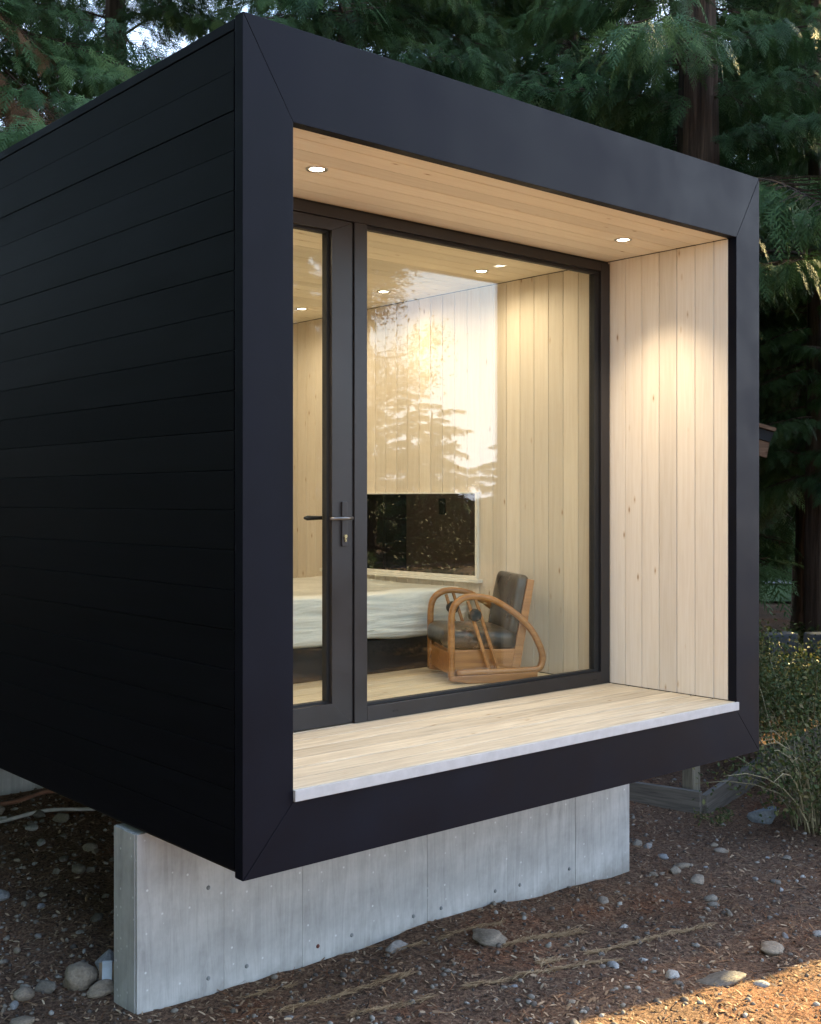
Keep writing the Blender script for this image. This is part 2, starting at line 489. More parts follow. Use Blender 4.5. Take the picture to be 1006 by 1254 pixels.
# ------------------------------------------------------------------ ground
rs = np.random.RandomState(5)
_lat = rs.rand(64, 64)
def vnoise(x, y):
    xi, yi = np.floor(x).astype(int), np.floor(y).astype(int)
    fx, fy = x - xi, y - yi
    fx = fx * fx * (3 - 2 * fx); fy = fy * fy * (3 - 2 * fy)
    g = lambda a, b_: _lat[a % 64, b_ % 64]
    return (g(xi, yi) * (1 - fx) + g(xi + 1, yi) * fx) * (1 - fy) + (g(xi, yi + 1) * (1 - fx) + g(xi + 1, yi + 1) * fx) * fy - .5
def sstep(a, b_, x):
    t = np.clip((x - a) / (b_ - a), 0, 1); return t * t * (3 - 2 * t)
def gz(x, y):
    """height of the soil"""
    x = np.asarray(x, float); y = np.asarray(y, float)
    z = -.72 - .095 * sstep(1.3, 3.3, x) - .02 * sstep(0, -1.5, y)
    z = z + .05 * vnoise(x * .9 + 3, y * .9) + .028 * vnoise(x * 3.1, y * 3.1 + 9) + .016 * vnoise(x * 9, y * 9)
    d = np.hypot(x - 2, y - 1)
    z = z + .25 * sstep(10, 30, d) * vnoise(x * .12, y * .12)
    return z
def gzf(x, y): return float(gz(x, y))

def axis(lo, hi, step, far):
    a = list(np.arange(lo, hi + 1e-6, step))
    s_, p = step, hi
    while p < far: s_ *= 1.22; p += s_; a.append(p)
    s_, p = step, lo
    while p > -far: s_ *= 1.22; p -= s_; a.insert(0, p)
    return np.array(a)
gx, gy = axis(-2.4, 7.5, .05, 500), axis(-2.0, 6.0, .05, 500)
GX, GY = np.meshgrid(gx, gy)
V = np.stack([GX.ravel(), GY.ravel(), gz(GX, GY).ravel()], 1)
nx, ny = len(gx), len(gy)
ii, jj = np.meshgrid(np.arange(nx - 1), np.arange(ny - 1))
b0 = (jj * nx + ii).ravel()
F = np.stack([b0, b0 + 1, b0 + nx + 1, b0 + nx], 1)
ground = link(bpy.data.objects.new('ground', np_mesh('ground', V, F, [M['ground']], smooth=True)))
tag(ground, kind='structure')

def strip(name, c, along, half_w, half_l, mat, dz):
    """a strip laid over the soil"""
    a = np.array(along) / np.hypot(*along); p = np.array([-a[1], a[0]])
    n_, k_ = 24, 6
    v = []
    for i in range(n_ + 1):
        for j in range(k_ + 1):
            wob = .35 * vnoise(np.array(i * .6), np.array(j // k_ * 7.)) * (1 if j in (0, k_) else 0)
            q = np.array(c) + a * half_l * (2 * i / n_ - 1) + p * (half_w + wob) * (2 * j / k_ - 1)
            v.append((q[0], q[1], gzf(q[0], q[1]) + dz))
    f = [(i * (k_ + 1) + j, (i + 1) * (k_ + 1) + j, (i + 1) * (k_ + 1) + j + 1, i * (k_ + 1) + j + 1) for i in range(n_) for j in range(k_)]
    return tag(MB().add(v, f).build(name, mat, smooth=True), kind='structure')
strip('lawn', (27.5, 14.8), (-.545, .868), 10, 26, M['lawn'], .05)
strip('road', (24.6, 13.1), (-.545, .868), 2.0, 26, M['road'], .10)

# ------------------------------------------------------------------ the cabin
W, H, L = 3.19, 3.0, 7.6
X0, X1, ZT, ZF = .2126, 2.981, 2.662, .281        # faces of the lining, ceiling, floor
YW = .825                                         # outer face of the glazed wall
cabin = empty('cantilevered_cabin', (0, 0, 0))
tag(cabin, 'black box cabin with a lit pale wood lined window niche, cantilevered over a concrete wall', 'cabin')

# shell of the walls
sidew = MB().box((.022, .06, .012), (.2006, L, 2.955)).build('side_wall', M['backing'], cabin)
bh = .1395
z = 2.952
for i in range(22):
    z1 = z; z0 = max(.014, z - bh + .0018)
    if z1 - z0 < .02: break
    piece('siding_board', (.020, L - .064, z1 - z0), (.0135 + random.Random(i).uniform(-.0012, .0012), .062 + (L - .064) / 2, (z0 + z1) / 2), M['siding'], sidew, .0018)
    z -= bh
rightw = MB().box((2.993, .06, .012), (3.168, L, 2.955)).build('side_wall', M['backing'], cabin)
z = 2.952
for i in range(22):
    z1 = z; z0 = max(.014, z - bh + .0018)
    if z1 - z0 < .02: break
    piece('siding_board', (.020, L - .064, z1 - z0), (3.1765, .062 + (L - .064) / 2, (z0 + z1) / 2), M['siding'], rightw, .003)
    z -= bh
MB().box((.03, .06, 2.674), (3.16, L - .01, 2.95)).build('roof_deck', M['backing'], cabin)
MB().box((.003, .058, 2.957), (3.187, L + .004, 2.993)).build('roof_edge_trim', M['fascia'], cabin, bevel=.002)
MB().box((.03, .06, 2.9935), (3.16, L - .03, 3.0)).build('roof', M['roof'], cabin)
MB().box((.03, .06, .004), (3.16, L - .01, .239)).build('floor_structure', M['backing'], cabin)
MB().box((.2, L - .2, .24), (2.995, L - .02, 2.67)).build('back_wall', M['plaster'], cabin)

# the face frame, four mitred panels
fr = MB()
fr.box((.006, .050, .006), (.205, .0575, H - .006)); fr.box((2.99, .050, .006), (W - .006, .0575, H - .006))
fr.box((.2055, .050, .006), (2.9895, .0575, .234)); fr.box((.2055, .050, 2.668), (2.9895, .0575, H - .006))
portal = fr.build('portal_frame', M['backing'], cabin)
oi_, oo = (X0, X1, .2395, ZT), (0, W, 0, H)
g_ = .0009
TL, TR, BL, BR = (oo[0], oo[3]), (oo[1], oo[3]), (oo[0], oo[2]), (oo[1], oo[2])
tl, tr, bl, br = (oi_[0], oi_[3]), (oi_[1], oi_[3]), (oi_[0], oi_[2]), (oi_[1], oi_[2])
def sh(p, dx, dz): return (p[0] + dx, p[1] + dz)
for poly in ([sh(TL, 2 * g_, 0), sh(TR, -2 * g_, 0), sh(tr, -g_, 0), sh(tl, g_, 0)],
             [sh(BL, 2 * g_, 0), sh(BR, -2 * g_, 0), sh(br, -g_, 0), sh(bl, g_, 0)],
             [sh(TL, 0, -2 * g_), sh(tl, 0, -g_), sh(bl, 0, g_), sh(BL, 0, 2 * g_)],
             [sh(TR, 0, -2 * g_), sh(tr, 0, -g_), sh(br, 0, g_), sh(BR, 0, 2 * g_)]):
    MB().prism(poly, 0, .0495).build('fascia_panel', M['fascia'], portal, bevel=.0018)

# lining: upright boards on both sides, lengthwise boards overhead and underfoot
bw = .1162
inl = MB().box((.2007, .052, .2395), (.2012, L - .2, 2.6735)).build('lining_wall', M['backing'], cabin)
inr = MB().box((2.9922, .052, .2395), (2.9928, L - .2, 2.6735)).build('lining_wall', M['backing'], cabin)
def wall_boards(parent, x0, x1, ya, yb, z0=ZF + .002, z1=ZT - .002):
    y = ya; k = 0
    while y < yb - .03:
        w_ = min(bw, yb - y)
        if y == ya and ya < .06: w_ = .0866
        piece('wall_board', (x1 - x0, w_ - .0036, z1 - z0), ((x0 + x1) / 2 + random.Random(k).uniform(-.0004, .0004), y + w_ / 2, (z0 + z1) / 2), M['wall_z'], parent, .003)
        y += w_; k += 1
wall_boards(inr, 2.981, 2.9920, .050, YW + .001)
wall_boards(inl, .2014, .2126, .050, YW + .001)
wall_boards(inr, 2.981, 2.9920, YW + .002, L - .2)
wall_boards(inl, .2014, .2126, YW + .002, 4.6)
MB().box((.2014, 4.62, ZF), (.2126, L - .2, ZT)).build('plaster_panel', M['plaster'], cabin)
ceil = MB().box((.21, .052, 2.6732), (2.985, L - .2, 2.6738)).build('ceiling', M['backing'], cabin)
y = .050; k = 0
while y < L - .25:
    w_ = .0866 if k == 0 else bw
    piece('ceiling_board', (X1 - X0 - .002, w_ - .0036, .0108), ((X0 + X1) / 2, y + w_ / 2, ZT + .0056 + random.Random(k).uniform(-.0004, .0004)), M['ceil_x'], ceil, .003)
    y += w_; k += 1
deck = MB().box((X0 + .003, .008, .2402), (X1 - .003, L - .21, .2500)).build('deck', M['backing'], cabin)
y = .004; k = 0
while y < L - .25:
    w_ = .137
    piece('deck_board', (X1 - X0 - .003, w_ - .006, .030), ((X0 + X1) / 2, y + w_ / 2, ZF - .0152 + random.Random(k).uniform(-.0005, .0005)), M['deck_x'], deck, .0035)
    y += w_; k += 1
piece('deck_nosing', (X1 - X0 + .006, .014, .0405), ((X0 + X1) / 2 + .003, -.006, .2605), M['nosing'], cabin, .002)

# glazed wall: outer frame, fixed light, door
YD = .090
wf = MB()
wf.box((X0 + .001, YW, ZF + .001), (X0 + .07, YW + YD, ZT - .014))
wf.box((X0 + .0705, YW, 2.600), (X1 - .076, YW + YD, ZT - .014))
wf.box((1.1445, YW + .001, ZF + .001), (1.219, YW + YD, 2.5995))
wf.box((1.2195, YW, ZF + .001), (X1 - .076, YW + YD, .352))
wf.box((X1 - .0755, YW, ZF + .001), (X1 - .001, YW + YD, ZT - .014))
win = wf.build('window_frame', M['frame'], cabin, bevel=.002)
MB().box((X0 + .001, YW + .012, ZT - .0138), (X1 - .001, YW + YD, ZT - .001)).build('head_gap_cover', M['gasket'], win)
bd = MB()   # glazing beads, set back
for a, b_ in (((1.2195, YW + .018, .3525), (2.9045, YW + .05, .366)), ((1.2195, YW + .018, 2.582), (2.9045, YW + .05, 2.5995)),
              ((1.2195, YW + .018, .3665), (1.232, YW + .05, 2.5815)), ((2.868, YW + .018, .3665), (2.9045, YW + .05, 2.5815))):
    bd.box(a, b_)
bd.build('glazing_bead', M['gasket'], win, bevel=.0015)
MB().box((1.228, YW + .034, .360), (2.872, YW + .044, 2.588)).build('pane', M['glass'], win)
for xx in (1.375, 2.835):
    MB().box((xx, YW - .0025, .309), (xx + .032, YW + .002, .316)).build('drain_slot_cover', M['gasket'], win, bevel=.0008)

dr = MB()
dx0, dx1, dz0, dz1 = X0 + .0725, 1.1385, ZF + .006, 2.5975
yd0, yd1 = YW + .009, YW + .079
gx0, gx1, gz0, gz1 = dx0 + .12, 1.020, .386, 2.545
for poly in ([(dx0, dz0), (dx1, dz0), (gx1, gz0), (gx0, gz0)], [(dx0, dz1), (gx0, gz1), (gx1, gz1), (dx1, dz1)],
             [(dx0, dz0 + .0006), (gx0, gz0 + .0006), (gx0, gz1 - .0006), (dx0, dz1 - .0006)], [(dx1, dz0 + .0006), (dx1, dz1 - .0006), (gx1, gz1 - .0006), (gx1, gz0 + .0006)]):
    dr.prism(poly, yd0, yd1)
door = dr.build('door', M['frame'], cabin, bevel=.0012)
gb = MB()
for a, b_ in (((gx0 - .001, yd0 + .026, gz0), (gx1 + .001, yd0 + .06, gz0 + .010)), ((gx0 - .001, yd0 + .026, gz1 - .010), (gx1 + .001, yd0 + .06, gz1)),
              ((gx0 - .001, yd0 + .026, gz0 + .0105), (gx0 + .010, yd0 + .06, gz1 - .0105)), ((gx1 - .012, yd0 + .026, gz0 + .0105), (gx1 + .001, yd0 + .06, gz1 - .0105))):
    gb.box(a, b_)
gb.build('glazing_bead', M['gasket'], door)
MB().box((gx0 + .004, yd0 + .040, gz0 + .004), (gx1 - .004, yd0 + .050, gz1 - .004)).build('pane', M['glass'], door)
# lever handles inside and out on a slim plate with a lock cylinder
hx, hz = 1.086, 1.232
piece('handle_plate', (.030, .010, .205), (hx, yd0 - .005, 1.205), M['frame'], door, .003)
hd = MB()
hd.tube([(hx, yd0 - .008, hz), (hx, yd0 - .05, hz)], .009, 12)
hd.tube([(hx + .012, yd0 - .052, hz), (hx - .03, yd0 - .054, hz), (hx - .085, yd0 - .052, hz - .001), (hx - .112, yd0 - .048, hz - .002)], [.0085, .0085, .008, .006], 10, power=.7)
hd.build('lever_handle', M['gunmetal'], door, smooth=True)
hi = MB()
hi.tube([(hx, yd1 + .001, hz), (hx, yd1 + .05, hz)], .009, 12)
hi.tube([(hx + .012, yd1 + .052, hz), (hx - .05, yd1 + .054, hz), (hx - .115, yd1 + .052, hz), (hx - .135, yd1 + .05, hz)], [.0085, .010, .012, .006], 10)
hi.build('lever_handle', M['black'], door, smooth=True)
cyl = MB()
cyl.tube([(hx + .002, yd0 - .009, 1.148), (hx + .002, yd0 - .016, 1.148)], .0085, 14)
cyl.box((hx - .0025, yd0 - .0155, 1.124), (hx + .0065, yd0 - .0095, 1.1405))
cyl.build('lock_cylinder', M['brass'], door)

# recessed downlights, each with its own lamp
def downlight(x, y, watts, cone, blend):
    rg = MB(); n_ = 28
    prof = [(.046, 0), (.045, -.004), (.034, -.005), (.031, 0), (.030, .02)]
    v = [(x + r * math.cos(2 * math.pi * k / n_), y + r * math.sin(2 * math.pi * k / n_), ZT + h_) for r, h_ in prof for k in range(n_)]
    f = [(i * n_ + k, i * n_ + (k + 1) % n_, (i + 1) * n_ + (k + 1) % n_, (i + 1) * n_ + k) for i in range(len(prof) - 1) for k in range(n_)]
    ring = rg.add(v, f).build('downlight', M['chrome'], cabin, smooth=True)
    ln = MB().prism([(x + .0295 * math.cos(2 * math.pi * k / n_), y + .0295 * math.sin(2 * math.pi * k / n_)) for k in range(n_)], ZT - .002, ZT + .004, 'xy').build('lamp_lens', M['lens'], ring)
    ld = bpy.data.lights.new('downlight_lamp', 'SPOT')
    ld.energy = watts; ld.spot_size = R(cone); ld.spot_blend = blend; ld.shadow_soft_size = .028
    ld.color = (1, .82, .58)
    lo = bpy.data.objects.new('downlight_lamp', ld); lo.location = (x, y, ZT - .012)
    link(lo, ring)
for x in (.626, 2.590):
    downlight(x, .418, 17, 96, .9)
for y in (1.489, 2.389, 3.289, 4.4, 5.8):
    for x in (.60, 2.618):
        downlight(x, y, 6.2, 172, 1)

# long dark window in the right hand wall, seen through the glazing
wy0, wy1, wz0, wz1 = 1.895, 3.46, .832, 1.355
sw = MB()
t_ = .018
for a, b_ in (((2.958, wy0 - t_, wz0 - t_), (2.9805, wy1 + t_, wz0)), ((2.958, wy0 - t_, wz1), (2.9805, wy1 + t_, wz1 + t_ * .6)),
              ((2.958, wy0 - t_, wz0 + .0003), (2.9805, wy0, wz1 - .0003)), ((2.958, wy1, wz0 + .0003), (2.9805, wy1 + t_, wz1 - .0003))):
    sw.box(a, b_)
swo = sw.build('slot_window', M['white'], cabin, bevel=.002)
MB().box((2.968, wy0 + .0005, wz0 + .0005), (2.9803, wy1 - .0005, wz1 - .0005)).build('pane', M['darkglass'], swo)
MB().box((2.935, wy0 - .05, wz0 - t_ - .024), (2.9805, wy1 + .05, wz0 - t_ - .001)).build('sill', M['white'], swo, bevel=.003)

# dark cupboard and thermostat far back on the plastered wall (met again in the dark window)
cb = MB(); cb.box((.2130, 5.75, ZF + .002), (.50, 7.35, 2.25)); cbo = cb.build('wardrobe', M['black'], bevel=.004)
tag(cbo, 'tall black wardrobe at the back of the cabin, mirrored in the dark slot window', 'wardrobe')
for yy in (5.76, 6.56):
    piece('door', (.018, .782, 1.90), (.5100, yy + .391, 1.265), M['black'], cbo, .003)
piece('wall_panel', (.012, .09, .16), (.2190, 5.2, 1.25), M['black'], cabin, .003)

# ------------------------------------------------------------------ concrete foundation
PY0, PY1, PX1 = .762, .948, 3.071
pier = MB().box((.004, PY0 + .006, -1.2), (PX1 - .004, PY1 - .002, -.003)).build('foundation_wall', M['concrete'])
tag(pier, 'pale board marked concrete foundation wall carrying the front of the black cabin', 'concrete wall')
xs = [0, .40, .80, 1.1835, 1.5368, 2.0859, 2.6094, PX1]
for i in range(len(xs) - 1):
    d_ = random.Random(i + 40).uniform(0, .004)
    piece('cast_panel', (xs[i + 1] - xs[i] - .0007, .007 + d_, 1.195), ((xs[i] + xs[i + 1]) / 2, PY0 + .0025 - d_ / 2, -.6015), M['concrete'], pier, .0012)
piece('cast_end', (.007, PY1 - PY0 - .012, 1.195), (.0005, (PY0 + PY1) / 2 + .006, -.6025), M['concrete'], pier, .002)
piece('cast_end', (.007, PY1 - PY0 - .012, 1.195), (PX1 - .0005, (PY0 + PY1) / 2 + .006, -.6025), M['concrete'], pier, .002)
M['tie'] = simple('tie_plug', (.26, .27, .27), .6, .3)
M['tierust'] = simple('rusty_tie_plug', (.16, .045, .03), .8)
for x, zz, mm in [(1.074, -.66, 'tie'), (1.448, -.662, 'tie'), (1.625, -.664, 'tie'), (1.997, -.663, 'tie'), (2.176, -.671, 'tie'), (2.56, -.668, 'tie'),
                  (.883, -.662, 'tierust'), (.324, -.281, 'tie'), (.324, -.654, 'tie'), (.511, -.653, 'tie'), (1.9, -.28, 'tie'), (2.5, -.28, 'tie')]:
    MB().tube([(x, PY0 + .002, zz), (x, PY0 - .006, zz), (x, PY0 - .010, zz)], [.010, .009, .005], 10).build('tie_plug', M[mm], pier)
pier2 = MB().box((.10, 4.50, -1.2), (3.05, 4.70, -.003)).build('foundation_wall', M['concrete'], bevel=.004)
tag(pier2, 'rear concrete foundation wall in the shade below the far left of the cabin', 'concrete wall')
for x in (1.05, 1.9): MB().tube([(x, 4.505, -.45), (x, 4.492, -.45)], .016, 10).build('tie_plug', M['backing'], pier2)

# ------------------------------------------------------------------ bed
bed = empty('bed', (1.86, 1.918, ZF))
tag(bed, 'plastic wrapped white mattress on a black bed base under the slot window', 'bed')
MB().box((-.93, .045, .001), (1.06, 1.50, .197)).build('bed_base', M['black'], bed, bevel=.004)
bm = bmesh.new()
bmesh.ops.create_cube(bm, size=1)
bmesh.ops.subdivide_edges(bm, edges=bm.edges[:], cuts=30, use_grid_fill=True)
mw, md, mh = 2.03, 1.53, .285
for v in bm.verts:
    c = v.co.copy()
    # rounded box
    p = Vector((c.x * mw, c.y * md, c.z * mh)); r_ = .05
    q = Vector((max(-mw / 2 + r_, min(mw / 2 - r_, p.x)), max(-md / 2 + r_, min(md / 2 - r_, p.y)), max(-mh / 2 + r_, min(mh / 2 - r_, p.z))))
    d = p - q
    if d.length > 1e-6: p = q + d.normalized() * r_ if d.length > r_ else p
    nrm = d.normalized() if d.length > 1e-6 else Vector((0, 0, 0))
    w1 = mnoise.noise(Vector((p.x * 1.5, p.y * 2, p.z * 17))) * .012 + mnoise.noise(Vector((p.x * 3 + 4, p.y * 3, p.z * 34 + p.x * 3))) * .007
    p += nrm * w1
    # the loose edge of the wrap hangs a little
    if c.y < -.4 and c.z < -.3: p.z += .03 * mnoise.noise(Vector((p.x * 2.2, 0, 3)))
    v.co = p
me = bpy.data.meshes.new('mattress'); bm.to_mesh(me); bm.free(); me.materials.append(M['plastic'])
mt = bpy.data.objects.new('mattress', me); mt.location = (.065, .765, .197 + .146); link(mt, bed); smooth_shade(mt)

# ------------------------------------------------------------------ armchair
chair = empty('bentwood_armchair', (2.271, 1.378, ZF), R(-28))
tag(chair, 'low bentwood armchair with dark leather seat and looped wooden arms behind the glass', 'armchair')
CW = .48
loop = [(0, .03), (0, .12), (0, .25), (0, .36), (.008, .415), (.028, .452), (.073, .482), (.136, .490), (.209, .480), (.264, .460), (.346, .410), (.41, .36), (.473, .291), (.519, .209),
        (.539, .146), (.533, .096), (.505, .068), (.39, .064), (.2, .062), (.03, .062)]
# resample smoothly
def catmull(p, k=4):
    o_ = []
    for i in range(len(p) - 1):
        a, b_, c, d = p[max(i - 1, 0)], p[i], p[i + 1], p[min(i + 2, len(p) - 1)]
        for j in range(k):
            t = j / k
            o_.append(tuple(.5 * (2 * b_[q] + (c[q] - a[q]) * t + (2 * a[q] - 5 * b_[q] + 4 * c[q] - d[q]) * t * t + (3 * b_[q] - a[q] - 3 * c[q] + d[q]) * t ** 3) for q in range(len(b_))))
    return o_ + [p[-1]]
loop = catmull(loop, 3)
for yy in (0, CW):
    arm = MB().tube([(s_, yy, z_) for s_, z_ in loop], .0180, 8, 1, 1.15, power=.6).build('arm', M['chairwood'], chair, smooth=True)
    for (a, b_) in (((.096, .465), (.223, .066)), ((.141, .474), (.2775, .066))):
        MB().tube([(a[0], yy, a[1]), (b_[0], yy, b_[1])], .0095, 8, power=.6).build('slat', M['chairwood'], arm)
    MB().tube([(.137, yy - .022, .385), (.137, yy - .016, .385), (.137, yy + .016, .385), (.137, yy + .022, .385)], [.030, .036, .036, .030], 24, up=(0, 0, 1)).build('medallion', M['black'], arm)
    rn = MB().prism([(-.012, .020), (.10, .002), (.42, .002), (.50, .018), (.505, .060), (.35, .052), (.05, .046), (-.01, .046)], yy - .026, yy + .026)
    rn.build('runner', M['chairwood'], chair, bevel=.004)
    MB().prism([(.36, .066), (.415, .066), (.503, .575), (.462, .582)], yy + (.028 if yy == 0 else -.062), yy + (.062 if yy == 0 else -.028)).build('back_post', M['chairwood'], chair, bevel=.005)
MB().box((.012, .030, .055), (.39, CW - .030, .185)).build('seat_box', M['chairwood'], chair, bevel=.006)
MB().box((-.006, .035, .05), (.0115, CW - .035, .17)).build('front_rail', M['chairwood'], chair, bevel=.004)
def cushion(name, size, loc, rot, parent):
    bm = bmesh.new(); bmesh.ops.create_cube(bm, size=1)
    bmesh.ops.subdivide_edges(bm, edges=bm.edges[:], cuts=9, use_grid_fill=True)
    for v in bm.verts:
        c = v.co
        p = Vector((c.x * size[0], c.y * size[1], c.z * size[2])); r_ = min(size) * .36
        q = Vector([max(-h / 2 + r_, min(h / 2 - r_, t)) for h, t in zip(size, p)])
        d = p - q
        if d.length > r_: p = q + d.normalized() * r_
        bul = (1 - (2 * c.x) ** 2) * (1 - (2 * c.y) ** 2) if abs(size[2]) == min(size) else (1 - (2 * c.z) ** 2) * (1 - (2 * c.y) ** 2)
        k = 2 if size[2] == min(size) else 0
        p[k] += math.copysign(.014 * bul, c[k])
        v.co = p
    me = bpy.data.meshes.new(name); bm.to_mesh(me); bm.free(); me.materials.append(M['leather'])
    o = bpy.data.objects.new(name, me); o.location = loc; o.rotation_euler = rot; link(o, parent); smooth_shade(o); return o
cushion('seat_cushion', (.44, CW - .05, .12), (.185, CW / 2, .243), (0, R(3), 0), chair)
cushion('back_cushion', (.085, CW - .075, .36), (.408, CW / 2, .428), (0, R(11), 0), chair)

# ------------------------------------------------------------------ timber edging and post beside the foundation
edge = empty('timber_edging', (4.54, 1.304, -.86))
tag(edge, 'low weathered timber edging with a mitred corner beside the concrete wall', 'timber edging')
def plank(name, p, q, h, th, mat, parent, z0, z1=None):
    p, q = Vector((*p, 0)), Vector((*q, 0)); d = q - p
    o = piece(name, (d.length, th, h), ((p + q) / 2 - parent.location + Vector((0, 0, z0 + h / 2 + 0))), mat, parent, .005)
    o.location.z = z0 + h / 2 - parent.location.z
    o.rotation_euler = (0, -math.atan2((z1 or z0) - z0, d.length), math.atan2(d.y, d.x))
    return o
plank('board', (4.54, 1.304), (4.30, 2.25), .19, .045, M['timber'], edge, -.87)
plank('board', (4.56, 1.296), (5.65, 1.53), .20, .045, M['timber'], edge, -.87, -.80)
plank('board', (5.68, 1.56), (7.2, 1.75), .24, .045, M['timber'], edge, -.83, -.78)
piece('post', (.09, .09, .52), (4.66 - 4.54, 1.47 - 1.304, .20), M['timber_z'], edge, .006)
piece('post', (.07, .09, .52), (4.86 - 4.54, 1.60 - 1.304, .21), M['timber_z'], edge, .006, (0, 0, .4))

# ------------------------------------------------------------------ stones
def stone_mesh(name, seed, mat, sub=2, rough=.18, sharp=1.0):
    bm = bmesh.new(); bmesh.ops.create_icosphere(bm, subdivisions=sub, radius=1)
    o_ = Vector((seed * 3.7, seed * 1.3, 0))
    for v in bm.verts:
        c = v.co
        v.co = c * (1 + rough * mnoise.noise(c * 1.1 * sharp + o_) + rough * .5 * mnoise.noise(c * 2.7 * sharp + o_))
    me = bpy.data.meshes.new(name); bm.to_mesh(me); bm.free(); me.materials.append(mat)
    me.polygons.foreach_set('use_smooth', [True] * len(me.polygons))
    return me
def rock_mesh(name, seed, mat, n_=15, bev=.10):
    r_ = random.Random(seed); bm = bmesh.new()
    for k in range(n_):
        v = Vector((r_.gauss(0, 1), r_.gauss(0, 1), r_.gauss(0, 1))).normalized() * r_.uniform(.8, 1.1)
        bm.verts.new(v)
    h_ = bmesh.ops.convex_hull(bm, input=bm.verts[:])
    bmesh.ops.delete(bm, geom=[g for g in h_['geom_interior'] if isinstance(g, bmesh.types.BMVert)], context='VERTS')
    bmesh.ops.dissolve_limit(bm, angle_limit=R(14), verts=bm.verts[:], edges=bm.edges[:])
    bmesh.ops.bevel(bm, geom=bm.edges[:], offset=bev, segments=2, affect='EDGES', profile=.5, clamp_overlap=True)
    me = bpy.data.meshes.new(name); bm.to_mesh(me); bm.free(); me.materials.append(mat)
    me.polygons.foreach_set('use_smooth', [True] * len(me.polygons))
    return me
SM = [rock_mesh('stone', k + 60, M['stone'], 16, .12) for k in range(4)] + [stone_mesh('stone', k, M['stone'], 2, .30) for k in range(4)]
BM_ = [stone_mesh('boulder', k + 20, M['stone'], 3, .38) for k in range(4)]
rnd = random.Random(11)
def put_stone(x, y, r, me, label, group=None, flat=.62, name='stone', rz=None, cat='stone', sink=.35, el=1.25):
    o = bpy.data.objects.new(name, me)
    o.scale = (r * el, r / el * 1.1, r * flat)
    o.rotation_euler = (rnd.uniform(-.2, .2), rnd.uniform(-.2, .2), rnd.uniform(0, 6.28) if rz is None else rz)
    o.location = (x, y, gzf(x, y) + r * flat * (1 - 2 * sink) * .9)
    link(o); tag(o, label, cat, group)
    return o
put_stone(-.03, 1.19, .066, BM_[0], 'biggest round tan cobble on the soil left of the concrete wall', flat=.95, sink=.2, el=1.05, name='cobble')
put_stone(.145, 1.30, .060, rock_mesh('cobble', 5, M['stone'], 14, .1), 'grey angular cobble against the left end of the concrete wall', flat=.8, sink=.2, name='cobble')
put_stone(.012, 1.06, .055, BM_[2], 'oval pale cobble just in front of the biggest tan cobble', flat=.6, sink=.2, el=1.3, rz=.1, name='cobble')
ro = put_stone(4.70, .93, .105, rock_mesh('rock', 33, M['slate'], 9, .05), 'pointed blue grey rock half buried beside the dry stemmed shrub', flat=1.2, sink=.2, el=.95, name='rock', cat='rock')
put_stone(2.10, -.50, .075, BM_[3], 'long pale stone lying in the patch of sunlight', flat=.42, sink=.3, el=1.45, rz=-.5)
put_stone(2.66, -.40, .055, BM_[1], 'flat blue grey stone just inside the edge of the shade', flat=.5, sink=.3, el=1.3, rz=.2)
put_stone(1.23, .60, .060, SM[3], 'round brown stone at the foot of the concrete wall, centre', flat=.6)
put_stone(1.62, .42, .085, BM_[2], 'broad flat grey stone in the raked soil before the wall', flat=.32, sink=.3, el=1.1)
put_stone(3.25, .42, .060, SM[1], 'pale cobble nearest the right end of the concrete wall', flat=.55)
PT = []
G1, G2 = 'small stones strewn over the soil', 'pebbly stones under the left side of the cabin'
def free(x, y, r):
    if -.05 - r < x < PX1 + .05 + r and PY0 - .03 - r < y < PY1 + .03 + r: return False
    return all((x - a) ** 2 + (y - b_) ** 2 > (r + c) ** 2 * .8 for a, b_, c in PT)
for q in ((-.03, 1.29, .09), (.135, 1.4, .08), (.01, 1.15, .08), (4.66, .9, .16), (2.1, -.5, .1), (2.66, -.4, .07), (1.23, .6, .06), (1.62, .42, .09), (3.25, .42, .07)): PT.append(q)
k = 0
while k < 150:                       # left, below the cabin
    x = rnd.uniform(-1.2, 1.6); y = rnd.uniform(.9, 4.3)
    r = .018 + .040 * rnd.random() ** 2.6
    if not free(x, y, r): continue
    PT.append((x, y, r)); k += 1
    put_stone(x, y, r, SM[rnd.randrange(8)], 'small rounded stone among the pebbles left of the concrete wall', G2, flat=rnd.uniform(.5, .85), sink=.25)
for x, y, r in [(3.38, .62, .040), (3.28, .60, .045), (3.18, .61, .024), (3.44, .61, .022), (3.06, .21, .032), (3.0, .15, .026), (2.94, 0, .038), (2.88, -.35, .034),
                (3.82, .66, .036), (3.91, .77, .026), (3.14, .64, .024), (3.54, .99, .034), (3.54, 1.07, .034), (3.45, .81, .032), (3.01, -.44, .03)]:
    PT.append((x, y, r))
    put_stone(x, y, r, SM[rnd.randrange(8)], 'small stone half sunk in the mulch before or right of the wall', G1, flat=rnd.uniform(.45, .7), sink=.38)
k = 0
while k < 95:                       # right and front
    x = rnd.uniform(.2, 5.2); y = rnd.uniform(-.9, 1.4)
    if x > 3.9 and y > .9: continue
    r = .012 + .026 * rnd.random() ** 2.8
    if not free(x, y, r): continue
    PT.append((x, y, r)); k += 1
    put_stone(x, y, r, SM[rnd.randrange(8)], 'small stone half sunk in the mulch before or right of the wall', G1, flat=rnd.uniform(.45, .75), sink=.48)

